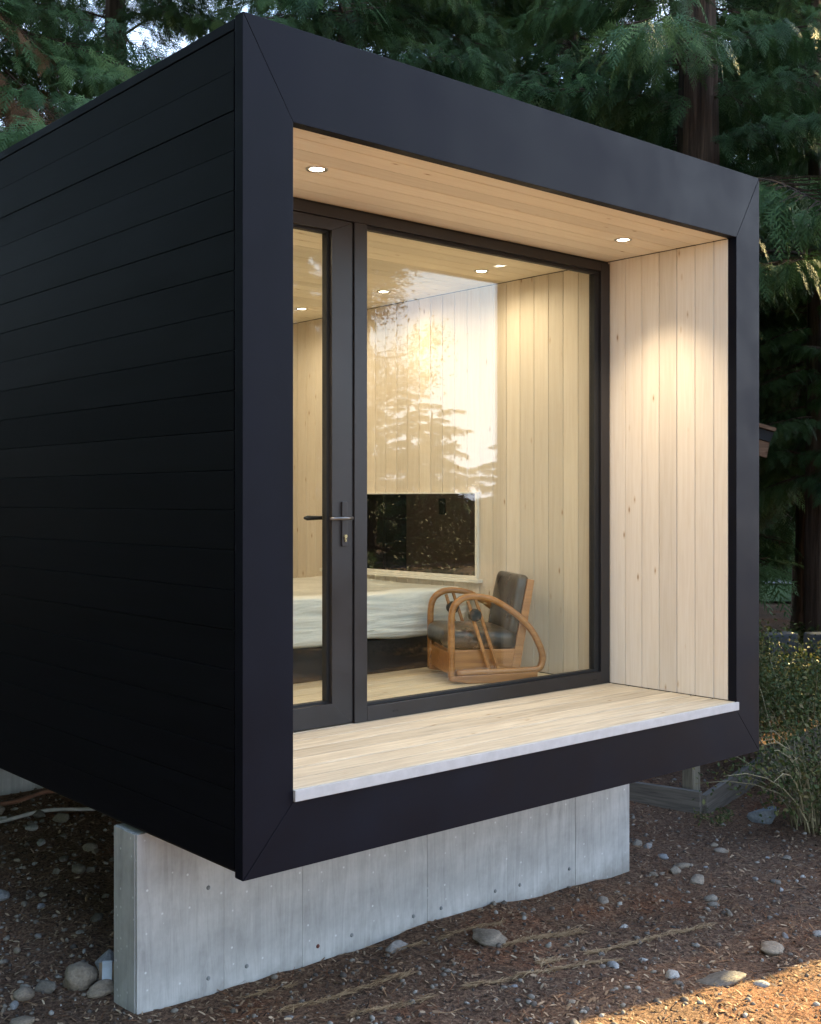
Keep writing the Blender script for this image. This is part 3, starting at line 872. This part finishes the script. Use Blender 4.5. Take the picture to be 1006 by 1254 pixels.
# ------------------------------------------------------------------ loose stuff: gravel, chips, needles
def scatter(n_, lo, hi, seed, dens=None):
    r_ = np.random.RandomState(seed)
    P = r_.rand(n_ * 3, 2) * (np.array(hi) - lo) + lo
    ok = ~((P[:, 0] > -.02) & (P[:, 0] < PX1 + .02) & (P[:, 1] > PY0 - .01) & (P[:, 1] < PY1 + .01))
    d = np.hypot(P[:, 0] + 2.207, P[:, 1] + 3.413)
    ok &= r_.rand(len(P)) < np.clip((5.0 / d) ** 1.3, .12, 1)
    if dens is not None: ok &= r_.rand(len(P)) < dens(P[:, 0], P[:, 1])
    return P[ok][:n_], r_
def loose(name, n_, lo, hi, seed, base_v, base_f, size, mat, label, flat=1., tilt=.5, dens=None, yaw=None, lift=.4, cat=None, aniso=None):
    P, r_ = scatter(n_, lo, hi, seed, dens); n_ = len(P)
    s_ = size[0] + (size[1] - size[0]) * r_.rand(n_) ** 2
    a = r_.rand(n_) * 2 * np.pi if yaw is None else yaw + r_.randn(n_) * .35
    tx, ty = r_.randn(n_) * tilt, r_.randn(n_) * tilt
    B = np.array(base_v, float)
    v = B[None] * s_[:, None, None]
    if aniso is not None: v = v * (1 + (r_.rand(n_, 1, 3) - .5) * aniso)
    v[:, :, 2] *= flat
    zz = v[:, :, 2] + v[:, :, 0] * np.sin(tx)[:, None] + v[:, :, 1] * np.sin(ty)[:, None]
    ca, sa = np.cos(a)[:, None], np.sin(a)[:, None]
    x_ = v[:, :, 0] * ca - v[:, :, 1] * sa; y_ = v[:, :, 0] * sa + v[:, :, 1] * ca
    z0 = gz(P[:, 0], P[:, 1]) + s_ * lift * flat
    V = np.stack([x_ + P[:, 0][:, None], y_ + P[:, 1][:, None], zz + z0[:, None]], 2).reshape(-1, 3)
    Fb = np.array(base_f); F = (Fb[None] + (np.arange(n_) * len(B))[:, None, None]).reshape(-1, Fb.shape[1])
    t = np.repeat(r_.rand(n_), len(B))
    o = link(bpy.data.objects.new(name, np_mesh(name, V, F, [mat], t, smooth=(name == 'gravel'))))
    return tag(o, label, cat or name, kind='stuff')
bm = bmesh.new(); bmesh.ops.create_icosphere(bm, subdivisions=1, radius=1)
rv = random.Random(3)
iv = [tuple(c * rv.uniform(.8, 1.15) for c in v.co) for v in bm.verts]; ifc = [[v.index for v in f.verts] for f in bm.faces]; bm.free()
loose('gravel', 9000, (-1.8, -1.5), (6.5, 5.5), 21, iv, ifc, (.003, .016), M['pebbles'], 'fine gravel scattered over the dark soil', .7, .1, lift=.2, aniso=.9,
      dens=lambda x, y: .35 + .65 * ((x < 1.2) & (y > 1)) + .25 * (vnoise(x * 2, y * 2) > 0))
chipv = [(-1, -.22, 0), (.1, -.30, .10), (1, -.15, 0), (1, .15, .02), (0, .30, .12), (-1, .2, 0)]
chipf = [(0, 1, 4, 5), (1, 2, 3, 4)]
loose('bark_chips', 95000, (-1.8, -1.6), (8, 6.5), 22, chipv, chipf, (.004, .017), M['chips'], 'brown bark chips covering the soil', 1, .35, lift=.25, aniso=.6)
ndv = [(-1, -.035, 0), (0, -.035, .06), (1, -.02, 0), (1, .02, 0), (0, .035, .06), (-1, .035, 0)]
loose('fallen_needles', 34000, (-1.8, -1.6), (7, 3.5), 23, ndv, chipf, (.015, .05), M['rust'], 'fallen brown needles and twigs on the soil', 1, .16, lift=.16, aniso=.5,
      dens=lambda x, y: .18 + .8 * sstep(1.8, 3.2, x) * (.5 + vnoise(x * 1.6, y * 1.6 + 5)))
# lines of dry straw left across the soil before the wall
def straw_lines(segs, per_m, seed):
    r_ = np.random.RandomState(seed); Ps, As = [], []
    for (x0, y0), (x1, y1) in segs:
        ln = math.hypot(x1 - x0, y1 - y0); n_ = int(ln * per_m)
        t = r_.rand(n_); keep = vnoise(t * 5 + x0 * 7, np.full(n_, y0 * 9)) > -.22
        t = t[keep]
        off = r_.randn(len(t)) * .008 + .03 * vnoise(t * 3 + x1 * 5, np.full(len(t), 3.3))
        nx_, ny_ = -(y1 - y0) / ln, (x1 - x0) / ln
        Ps.append(np.stack([x0 + (x1 - x0) * t + nx_ * off, y0 + (y1 - y0) * t + ny_ * off], 1))
        As.append(np.full(len(t), math.atan2(y1 - y0, x1 - x0)))
    P = np.concatenate(Ps); A_ = np.concatenate(As) + r_.randn(len(P)) * .4; n_ = len(P)
    B = np.array(ndv); s_ = .010 + .028 * r_.rand(n_) ** 2
    v = B[None] * s_[:, None, None] * np.array((1, 1.7, 1))
    ca, sa = np.cos(A_)[:, None], np.sin(A_)[:, None]
    V = np.stack([v[..., 0] * ca - v[..., 1] * sa + P[:, 0:1], v[..., 0] * sa + v[..., 1] * ca + P[:, 1:2],
                  v[..., 2] + v[..., 0] * (r_.randn(n_, 1) * .15) + gz(P[:, 0], P[:, 1])[:, None] + .006 + .006 * r_.rand(n_, 1)], 2).reshape(-1, 3)
    F = (np.array(chipf)[None] + (np.arange(n_) * 6)[:, None, None]).reshape(-1, 4)
    o = link(bpy.data.objects.new('straw', np_mesh('straw', V, F, [M['straw']], np.repeat(r_.rand(n_), 6))))
    tag(o, 'pale dry straw lying in thin lines before the concrete wall', 'straw', kind='stuff')
straw_lines([((.30, .64), (.65, .605)), ((.45, .41), (1.10, .385)), ((1.20, .362), (2.10, .252)), ((1.02, .14), (2.02, -.11)),
             ((1.20, .615), (1.82, .528)), ((1.5, .31), (2.1, .283)), ((1.58, .075), (2.70, -.044)), ((.62, .20), (1.0, .13))], 520, 24)

# ------------------------------------------------------------------ cables and scraps below the cabin
def cable(name, pts, r, mat, label, cat):
    p = catmull([(x, y, gzf(x, y) + r + h_) for x, y, h_ in pts], 6)
    return tag(MB().tube(p, r, 8, up=(0, 0, 1)).build(name, mat, smooth=True), label, cat)
cable('cable', [(.35, 4.0, 0), (.62, 3.75, .01), (.95, 3.78, .02), (1.25, 3.62, .01), (1.6, 3.7, 0), (2.0, 3.5, 0)], .012, M['cable_w'], 'pale cable lying on the soil under the far left of the cabin', 'cable')
cable('hose', [(.5, 4.25, 0), (.85, 4.1, .02), (1.15, 4.2, .03), (1.4, 4.05, .02), (1.5, 3.8, .02), (1.35, 3.65, .02)], .014, M['cable_o'], 'reddish brown hose looped on the soil near the rear foundation', 'hose')
oc = MB().box((-.02, -.006, 0), (.02, .006, .13)).build('offcut', M['bluewhite'], loc=(.022, 1.06, gzf(0, 1.06) - .005), bevel=.001)
oc.rotation_euler = (R(-8), 0, R(-35)); tag(oc, 'pale blue offcut leaning behind the left end of the concrete wall', 'offcut')
ob = MB().box((-.05, -.006, 0), (.05, .006, .09)).build('offcut', M['tarpaper'], loc=(.07, 1.12, gzf(.07, 1.12) - .005), bevel=.001)
ob.rotation_euler = (R(-35), 0, R(-30)); tag(ob, 'tan scrap of board on the soil behind the concrete wall end', 'offcut')

# ------------------------------------------------------------------ cedars
def spray(r_):
    """one flat fern-like cedar spray of length 1 along +x, hanging at the tip"""
    V, F = [], []
    def tri(a, b_, c): k = len(V); V.extend([a, b_, c]); F.append((k, k + 1, k + 2))
    nb = 8
    for i in range(nb):
        t = .10 + .86 * i / (nb - 1)
        for sgn in (-1, 1):
            ln = (.46 * (1 - t) ** .65 + .05) * r_.uniform(.8, 1.15)
            an = sgn * (math.radians(52) - .35 * t) + r_.uniform(-.1, .1)
            ox = t + .03 * sgn
            dx, dy = math.cos(an), math.sin(an)
            zz = lambda x, y: -.18 * x * x - .28 * y * y
            w_ = .020
            # the branchlet as a tapering sliver with leaflets on both sides
            P = lambda q, off: (ox + dx * q - dy * off, dy * q + dx * off, zz(ox + dx * q, dy * q) + r_.uniform(-.008, .008))
            tri(P(0, -w_), P(ln, 0), P(0, w_))
            nl = 3 if ln > .18 else 2
            for j in range(nl):
                q = ln * (.2 + .6 * j / nl)
                for s2 in (-1, 1):
                    l2 = ln * .34 * (1 - .45 * j / nl)
                    tri(P(q, 0), P(q + l2 * .85, s2 * l2 * .62), P(q + l2 * .40, s2 * .004))
    tri((0, -.012, 0), (1, 0, -.18), (0, .012, 0))
    return np.array(V), np.array(F)
_r = random.Random(77)
SPRAYS = [spray(_r) for _ in range(5)]
def rotm(yaw, pitch, roll):
    return np.array(Matrix.Rotation(yaw, 3, 'Z') @ Matrix.Rotation(pitch, 3, 'Y') @ Matrix.Rotation(roll, 3, 'X'))
def bough(seed, mat, thin=1.0):
    """a drooping limb 2.6 m long with hanging sprays: foliage and its wood in one mesh"""
    r_ = random.Random(seed)
    Vs, Fs, Ts, Ms = [], [], [], []; nv = 0
    def put(V, F, t, m_):
        nonlocal nv
        Vs.append(V); Fs.append(F + nv); Ts.append(np.full(len(V), t)); Ms.append(np.full(len(F), m_)); nv += len(V)
    Lb = 2.6
    ax = lambda t: np.array((Lb * t, .10 * math.sin(t * 5 + seed), Lb * (.10 * t - .36 * t * t + .10 * t ** 3)))
    def stick(p, q, r0, r1):
        p, q = Vector(p), Vector(q); d = (q - p).normalized(); a = d.orthogonal().normalized(); b_ = d.cross(a)
        v = [p + (a * math.cos(k * 2.094) + b_ * math.sin(k * 2.094)) * r0 for k in range(3)] + [q + (a * math.cos(k * 2.094) + b_ * math.sin(k * 2.094)) * r1 for k in range(3)]
        f = []
        for k in range(3):
            j = (k + 1) % 3; f += [(k, j, 3 + j), (k, 3 + j, 3 + k)]
        put(np.array(v), np.array(f), .3, 1)
    for i in range(10):
        stick(ax(i / 10), ax((i + 1) / 10), .030 * (1 - i / 10.5), .030 * (1 - (i + 1) / 10.5))
    n_ = int(24 * thin)
    for i in range(n_):
        t = min(.995, .14 + .86 * i / (n_ - 1) + r_.uniform(-.02, .02))
        for sgn in (-1, 1):
            if r_.random() < .10: continue
            p = ax(min(t, 1))
            ln = (.62 * (1 - t) ** .8 + .20) * r_.uniform(.6, 1.1)
            yw = sgn * R(r_.uniform(42, 74))
            d = np.array((math.cos(yw), math.sin(yw), r_.uniform(-.35, .0)))
            q = p + d * ln
            stick(p, q, .008, .003)
            m_ = 2 + int(ln > .4)
            for j in range(m_):
                u = .35 + .65 * j / max(1, m_ - 1)
                b_ = p + (q - p) * u
                S = SPRAYS[r_.randrange(5)]
                sz = r_.uniform(.28, .50)
                Rm = rotm(yw + r_.uniform(-.7, .7), R(r_.uniform(12, 78)), r_.uniform(-.6, .6))
                put((S[0] * sz) @ Rm.T + b_, S[1], np.clip(r_.gauss(.5, .33), 0, 1), 0)
    V = np.concatenate(Vs); F = np.concatenate(Fs)
    return np_mesh('bough', V, F, [mat, M['bark']], np.concatenate(Ts), np.concatenate(Ms))
BOUGHS = [bough(k, M['cedar']) for k in range(7)]
DEADB = [bough(90, M['dead'], .6)]

def trunk_obj(root, h, r0, lean=(0, 0), seed=0):
    r_ = random.Random(seed)
    n_, ns = 16, 20
    v = []
    for i in range(n_ + 1):
        t = i / n_; rr = r0 * (1 - t) ** .85 + .02 + r0 * .5 * max(0, 1 - t * 12) ** 2
        for k in range(ns):
            a = 2 * math.pi * k / ns
            q = rr * (1 + .09 * math.sin(a * 5 + seed) + .05 * math.sin(a * 9 + t * 6) + .04 * r_.uniform(-1, 1))
            v.append((q * math.cos(a) + lean[0] * t * h, q * math.sin(a) + lean[1] * t * h, h * t - .25))
    f = [(i * ns + k, i * ns + (k + 1) % ns, (i + 1) * ns + (k + 1) % ns, (i + 1) * ns + k) for i in range(n_) for k in range(ns)]
    return MB().add(v, f).build('trunk', M['bark'], root, smooth=True)

def cedar(x, y, label, h=16, r0=.28, z_lo=1.5, per_m=6.0, blen=1.0, seed=0, group='cedars behind the cabin', z_hi=None, sparse=None, top_scale=1.6):
    root = empty('cedar_tree', (x, y, gzf(x, y)))
    tag(root, label, 'tree', group)
    trunk_obj(root, h, r0, seed=seed)
    r_ = random.Random(seed + 100)
    z_hi = z_hi or h * .97
    z = z_lo; a = r_.uniform(0, 6.28); dense_to = 10.5
    while z < z_hi:
        t = z / h
        up = z > dense_to
        s_ = blen * (1.15 - .85 * t) * r_.uniform(.8, 1.25) * (top_scale if up else 1)
        a += 2.4 + r_.uniform(-.5, .5)
        if not (sparse and sparse(a % 6.2832, z) > r_.random()):
            o = bpy.data.objects.new('bough', BOUGHS[r_.randrange(len(BOUGHS))])
            o.location = (0, 0, z); o.rotation_euler = (r_.uniform(-.25, .25), r_.uniform(-.12, .30) - .25 * t, a)
            o.scale = (s_, s_ * r_.choice((-1, 1)) if False else s_, s_)
            link(o, root)
        z += (.66 / per_m) * r_.uniform(.6, 1.4) * (2.2 if up else 1)
    return root
UP = lambda a, z: 0
# behind the cabin, left to right as seen from the front
cedar(2.55, 9.4, 'dark cedar furthest left, above the roof edge of the cabin', 13, .30, .8, 6.5, 1.15, 1)
cedar(4.9, 10.6, 'cedar just right of the furthest left one, behind the roof corner', 13, .26, 1.5, 6, 1.1, 2)
cedar(7.2, 8.6, 'cedar with bright green hanging sprays over the middle of the roof', 13.5, .27, 2.0, 8, 1.25, 3)
cedar(10.3, 9.6, 'cedar deeper in the wood, between the middle and the bare trunk', 14, .30, 1.5, 6.5, 1.35, 4)
cedar(12.25, 9.2, 'cedar deep in the wood just left of the thick reddish trunk', 14, .26, 1.5, 6.5, 1.3, 11)
cedar(9.55, 4.85, 'cedar whose thick reddish trunk shows above the right of the roof', 15, .34, 4.4, 4.4, 1.2, 5)
cedar(11.0, 4.15, 'slender cedar whose sprays hang down the right edge of the picture', 11, .13, 2.4, 9, .55, 12)
cedar(13.41, 5.6, 'cedar hanging low beside the right edge of the cabin', 13, .24, 2.3, 8.0, 1.1, 6)
cedar(17.5, 10.6, 'far cedar in the gap to the right of the cabin, nearer the road', 14, .3, 2.6, 7, 1.3, 7)
cedar(14.5, 13.5, 'far cedar behind the thick reddish trunk', 14, .3, 2.5, 5.5, 1.3, 8)
cedar(27.4, 14.9, 'distant dark cedar beyond the road, nearer the cabin edge', 18, .3, .4, 6, 1.5, 9)
cedar(29.0, 13.6, 'distant dark cedar beyond the road at the right edge', 18, .3, .4, 6, 1.5, 10)
# woods around the plot: unseen ones added to shade it, others in the window's reflection
GA = 'cedars added around the plot for shade, outside the picture'
for i, (x, y, h) in enumerate([(-8.5, 3.5, 15), (-8.0, 8.0, 16), (-4.0, 12.5, 17), (-9.5, -.8, 14), (-12, 5.8, 17), (-12.5, 1.2, 17), (-10, -5, 15), (25, 7.0, 19), (27, 2.6, 19), (24, 4.9, 18), (30, 11.5, 21), (31, 8.5, 21)]):
    cedar(x, y, 'cedar added outside the picture to shade the plot', h, .3, .3, 7, 1.35, 30 + i, GA, top_scale=1.8)
for i, (x, y, h, lo) in enumerate([(10.6, -13.6, 13, .4), (15.6, -19.5, 17, .5), (6.5, -12, 13, .5), (25.5, -25.5, 5.5, .2), (28.5, -24.5, 4.5, .2), (27, -28.5, 6.5, .2), (31.5, -24, 5, .2)]):
    cedar(x, y, 'cedar in front of the cabin, seen only mirrored in the big window', h, .2, lo, 6.0, 1.0 if h < 7 else .8, 50 + i, 'cedars mirrored in the window')

# a browned limb on the left, and an autumn tree that catches the last sun on the right
lt = bpy.data.objects['cedar_tree']
for (z_, a_, s_) in ((7.0, -1.25, .80), (6.7, -.95, .70), (7.6, -1.1, .5)):
    o = bpy.data.objects.new('browned_bough', DEADB[0]); o.location = (0, 0, z_); o.rotation_euler = (0, .5, a_); o.scale = (s_,) * 3
    link(o, lt); o['label'] = 'browned dead bough'

def leaf_cloud(name, r_, centres, n_, size, mat, parent, spread, loc=(0, 0, 0), hang=.4):
    """many small bent leaves spread about a set of points"""
    C = np.array(centres)[r_.randint(0, len(centres), n_)]
    P = C + r_.randn(n_, 3) * np.array(spread)
    s_ = size[0] + (size[1] - size[0]) * r_.rand(n_)
    B = np.array([(0, 0, 0), (.45, -.28, .05), (1, 0, -.10), (.45, .28, .05)])
    yaw = r_.rand(n_) * 6.283; pit = r_.randn(n_) * .5 + hang; rol = r_.randn(n_) * .6
    cy, sy, cp, sp, cr_, sr = np.cos(yaw), np.sin(yaw), np.cos(pit), np.sin(pit), np.cos(rol), np.sin(rol)
    v = B[None] * s_[:, None, None]
    y1 = v[..., 1] * cr_[:, None] - v[..., 2] * sr[:, None]; z1 = v[..., 1] * sr[:, None] + v[..., 2] * cr_[:, None]
    x2 = v[..., 0] * cp[:, None] + z1 * sp[:, None]; z2 = -v[..., 0] * sp[:, None] + z1 * cp[:, None]
    V = np.stack([x2 * cy[:, None] - y1 * sy[:, None], x2 * sy[:, None] + y1 * cy[:, None], z2], 2) + P[:, None]
    F = (np.array([[0, 1, 2], [0, 2, 3]])[None] + (np.arange(n_) * 4)[:, None, None]).reshape(-1, 3)
    o = bpy.data.objects.new(name, np_mesh(name, V.reshape(-1, 3), F, [mat], np.repeat(r_.rand(n_), 4)))
    o.location = loc
    return link(o, parent)

def stalks(r_, n_, base_r, h, lean, rad, name, parent, mat, droop=.3):
    """thin bent stems, each its own mesh; returns points along them"""
    pts = []
    for k in range(n_):
        a = r_.rand() * 6.283; b_ = base_r * math.sqrt(r_.rand())
        hh = h * (.55 + .45 * r_.rand()); ln = lean * (.3 + r_.rand())
        a2 = a + r_.randn() * .6
        p = [(b_ * math.cos(a) + ln * math.cos(a2) * t ** 1.6, b_ * math.sin(a) + ln * math.sin(a2) * t ** 1.6, hh * (t - droop * .4 * t ** 3) - .05) for t in np.linspace(0, 1, 7)]
        mb = MB().tube(p, [rad * (1 - .75 * q / 6) for q in range(7)], 5)
        o = mb.build(name, mat, parent, smooth=True)
        at = o.data.attributes.new('tint', 'FLOAT', 'POINT'); at.data.foreach_set('value', [float(r_.rand())] * len(o.data.vertices))
        pts += p[2:]
    return pts

def shrub(name, x, y, label, n_st, base_r, h, lean, n_leaf, lsize, seed, mat='leaf', group=None, rad=.006, spread=(.05, .05, .06), cat='shrub', top_only=False, droop=.3):
    r_ = np.random.RandomState(seed)
    root = empty(name, (x, y, gzf(x, y)))
    tag(root, label, cat, group)
    p = stalks(r_, n_st, base_r, h, lean, rad, 'stem', root, M['stalk'], droop)
    if top_only: p = [q for q in p if q[2] > h * .45]
    if n_leaf:
        lf = leaf_cloud('foliage', r_, p, n_leaf, lsize, M[mat], root, spread); lf['kind'] = 'stuff'
    return root
GS = 'shrubs to the right of the cabin'
shrub('dry_stemmed_shrub', 4.80, .58, 'leggy shrub of dry upright stems at the right edge, beside the blue grey rock', 50, .17, 1.15, .7, 3600, (.02, .045), 1, group=GS, rad=.0065, spread=(.07, .07, .07), droop=1.0)
shrub('leafy_shrub', 5.55, 1.02, 'small leaved green shrub with arching tips behind the dry stemmed shrub', 30, .35, 1.22, .55, 6500, (.022, .045), 2, group=GS, spread=(.10, .10, .10), top_only=True)
shrub('leafy_shrub', 6.4, 1.95, 'loose twiggy shrub growing over the timber edging next to the cabin', 30, .40, 1.15, .6, 6000, (.025, .05), 3, group=GS, spread=(.11, .11, .10), top_only=True)
shrub('leafy_shrub', 5.05, .30, 'low green shrub at the lower right edge of the picture', 16, .25, .45, .35, 1500, (.025, .05), 4, group=GS, spread=(.06, .06, .05))
shrub('leafy_shrub', 7.6, 2.7, 'dull green shrub before the grey stone wall on the right', 26, .5, 1.0, .6, 5000, (.03, .055), 5, group=GS, spread=(.12, .12, .1))
shrub('weed', 4.47, 1.14, 'little green weed at the corner of the timber edging', 12, .05, .13, .10, 260, (.018, .035), 6, spread=(.03, .03, .02), cat='plant', rad=.002)
shrub('fern', 10.4, 4.25, 'grey green fern clump growing behind the stone wall', 26, .25, 1.0, .8, 3000, (.06, .12), 7, spread=(.08, .08, .06), cat='fern', droop=1.0)

# grey stone wall with loose capping stones behind the shrubs
gw = empty('stone_wall', (8.9, 3.35, gzf(8.9, 3.35)))
tag(gw, 'low blue grey stone wall behind the shrubs at the right', 'stone wall')
rw = random.Random(8)
for row in range(3):
    for i in range(9):
        piece('stone', (.30 + .02 * (i % 3), .26, .24), (.66 * (i - 4) * .5, -.57 * (i - 4) * .5 + rw.uniform(-.02, .02), .12 + row * .245), M['tarp'], gw, .03, (rw.uniform(-.03, .03), rw.uniform(-.04, .04), -.71 + rw.uniform(-.08, .08)))

# autumn tree far right
r_ = np.random.RandomState(40)
at_ = empty('autumn_tree', (17.6, 8.35, gzf(17.6, 8.35)))
tag(at_, 'small golden leaved tree catching the sun beside the right edge of the cabin', 'tree')
MB().tube([(0, 0, -.2), (.05, 0, 1.5), (-.05, .05, 3), (.1, 0, 4.6)], [.08, .065, .05, .02], 8).build('trunk', M['bark'], at_, smooth=True)
cs = [(r_.randn() * .7, r_.randn() * .7, 3.6 + r_.randn() * .6) for _ in range(30)]
leaf_cloud('crown', r_, cs, 3500, (.06, .11), M['gold'], at_, (.18, .18, .18))['kind'] = 'stuff'

# small brown roofed shed whose eave shows past the right edge of the cabin
shd = empty('garden_shed', (7.55, 3.95, gzf(7.5, 4)), math.atan2(-.657, .754))
tag(shd, 'brown shed behind the cabin, only the end of its eave showing', 'shed')
MB().box((-.95, .30, -.1), (.75, 2.2, 2.55)).build('wall', M['brownwood'], shd)
MB().prism([(-1.25, 3.42), (1.16, 2.72), (1.20, 2.82), (-1.25, 3.54)], -.02, 2.5).build('roof', M['roof'], shd, bevel=.004)
MB().prism([(-1.25, 3.24), (1.13, 2.56), (1.16, 2.715), (-1.25, 3.415)], 0.0, .045).build('fascia_board', M['brownwood'], shd, bevel=.003)
MB().prism([(-1.25, 3.545), (1.20, 2.825), (1.215, 2.86), (-1.25, 3.585)], -.06, 2.52).build('roof_flashing', M['brownwood'], shd, bevel=.003)

# added, unseen garage outside the picture on the right: its wall throws the shade over the plot
ng = empty('blocker', (7.2, -1.16, -1.0))
tag(ng, 'tall dark garage outside the picture to the right, added so that its shadow covers the plot', 'blocker')
MB().box((0, 0, 0), (4.4, 2.8, 8.0)).build('wall', M['brownwood'], ng)
MB().box((-.08, 0, 8.001), (4.48, 2.85, 8.15)).build('roof', M['roof'], ng, bevel=.01)
gd = MB().box((-.04, .5, .2), (-.002, 2.4, 2.4)).build('door', M['timber_z'], ng, bevel=.004)
MB().box((-.06, 2.1, 1.1), (-.041, 2.22, 1.14)).build('handle', M['chrome'], gd, bevel=.003)

# broad leaved tree and low bushes in front of the cabin: seen only mirrored in the big window
r_ = np.random.RandomState(91)
bt = empty('leafy_tree', (12.75, -13.45, gzf(12.75, -13.45)))
tag(bt, 'broad leaved tree in front of the cabin, its lacy crown mirrored in the big window', 'tree')
MB().tube([(0, 0, -.2), (.1, .05, 2.0), (-.1, 0, 4.5), (.1, .1, 7.0), (0, 0, 9.0)], [.20, .16, .12, .07, .03], 10).build('trunk', M['bark'], bt, smooth=True)
cs = []
for k in range(38):
    zz = r_.uniform(1.2, 8.6); an = r_.rand() * 6.283
    ln = (2.5 - .16 * zz) * (.55 + .45 * r_.rand())
    tip = (ln * math.cos(an), ln * math.sin(an), zz + r_.uniform(-.2, .9))
    pts = [(tip[0] * t, tip[1] * t, zz + (tip[2] - zz) * t - .25 * math.sin(t * 3.1)) for t in (0, .3, .6, .85, 1)]
    MB().tube(pts, [.035, .026, .018, .010, .005], 5).build('limb', M['bark'], bt, smooth=True)
    cs += pts[1:] + [pts[-1]]
leaf_cloud('crown', r_, cs, 48000, (.04, .09), M['darkleaf'], bt, (.22, .22, .20))['kind'] = 'stuff'
for i, (x, y) in enumerate([(7.2, -8.6), (8.6, -7.3), (10.0, -6.1), (9.4, -8.6)]):
    shrub('leafy_shrub', x, y, ('first', 'second', 'third', 'last')[i] + ' of the low bushes mirrored at the foot of the big window', 40, .55, 1.3, .6, 5000, (.05, .10), 70 + i, group='bushes mirrored in the window', spread=(.16, .16, .14), mat='darkleaf')
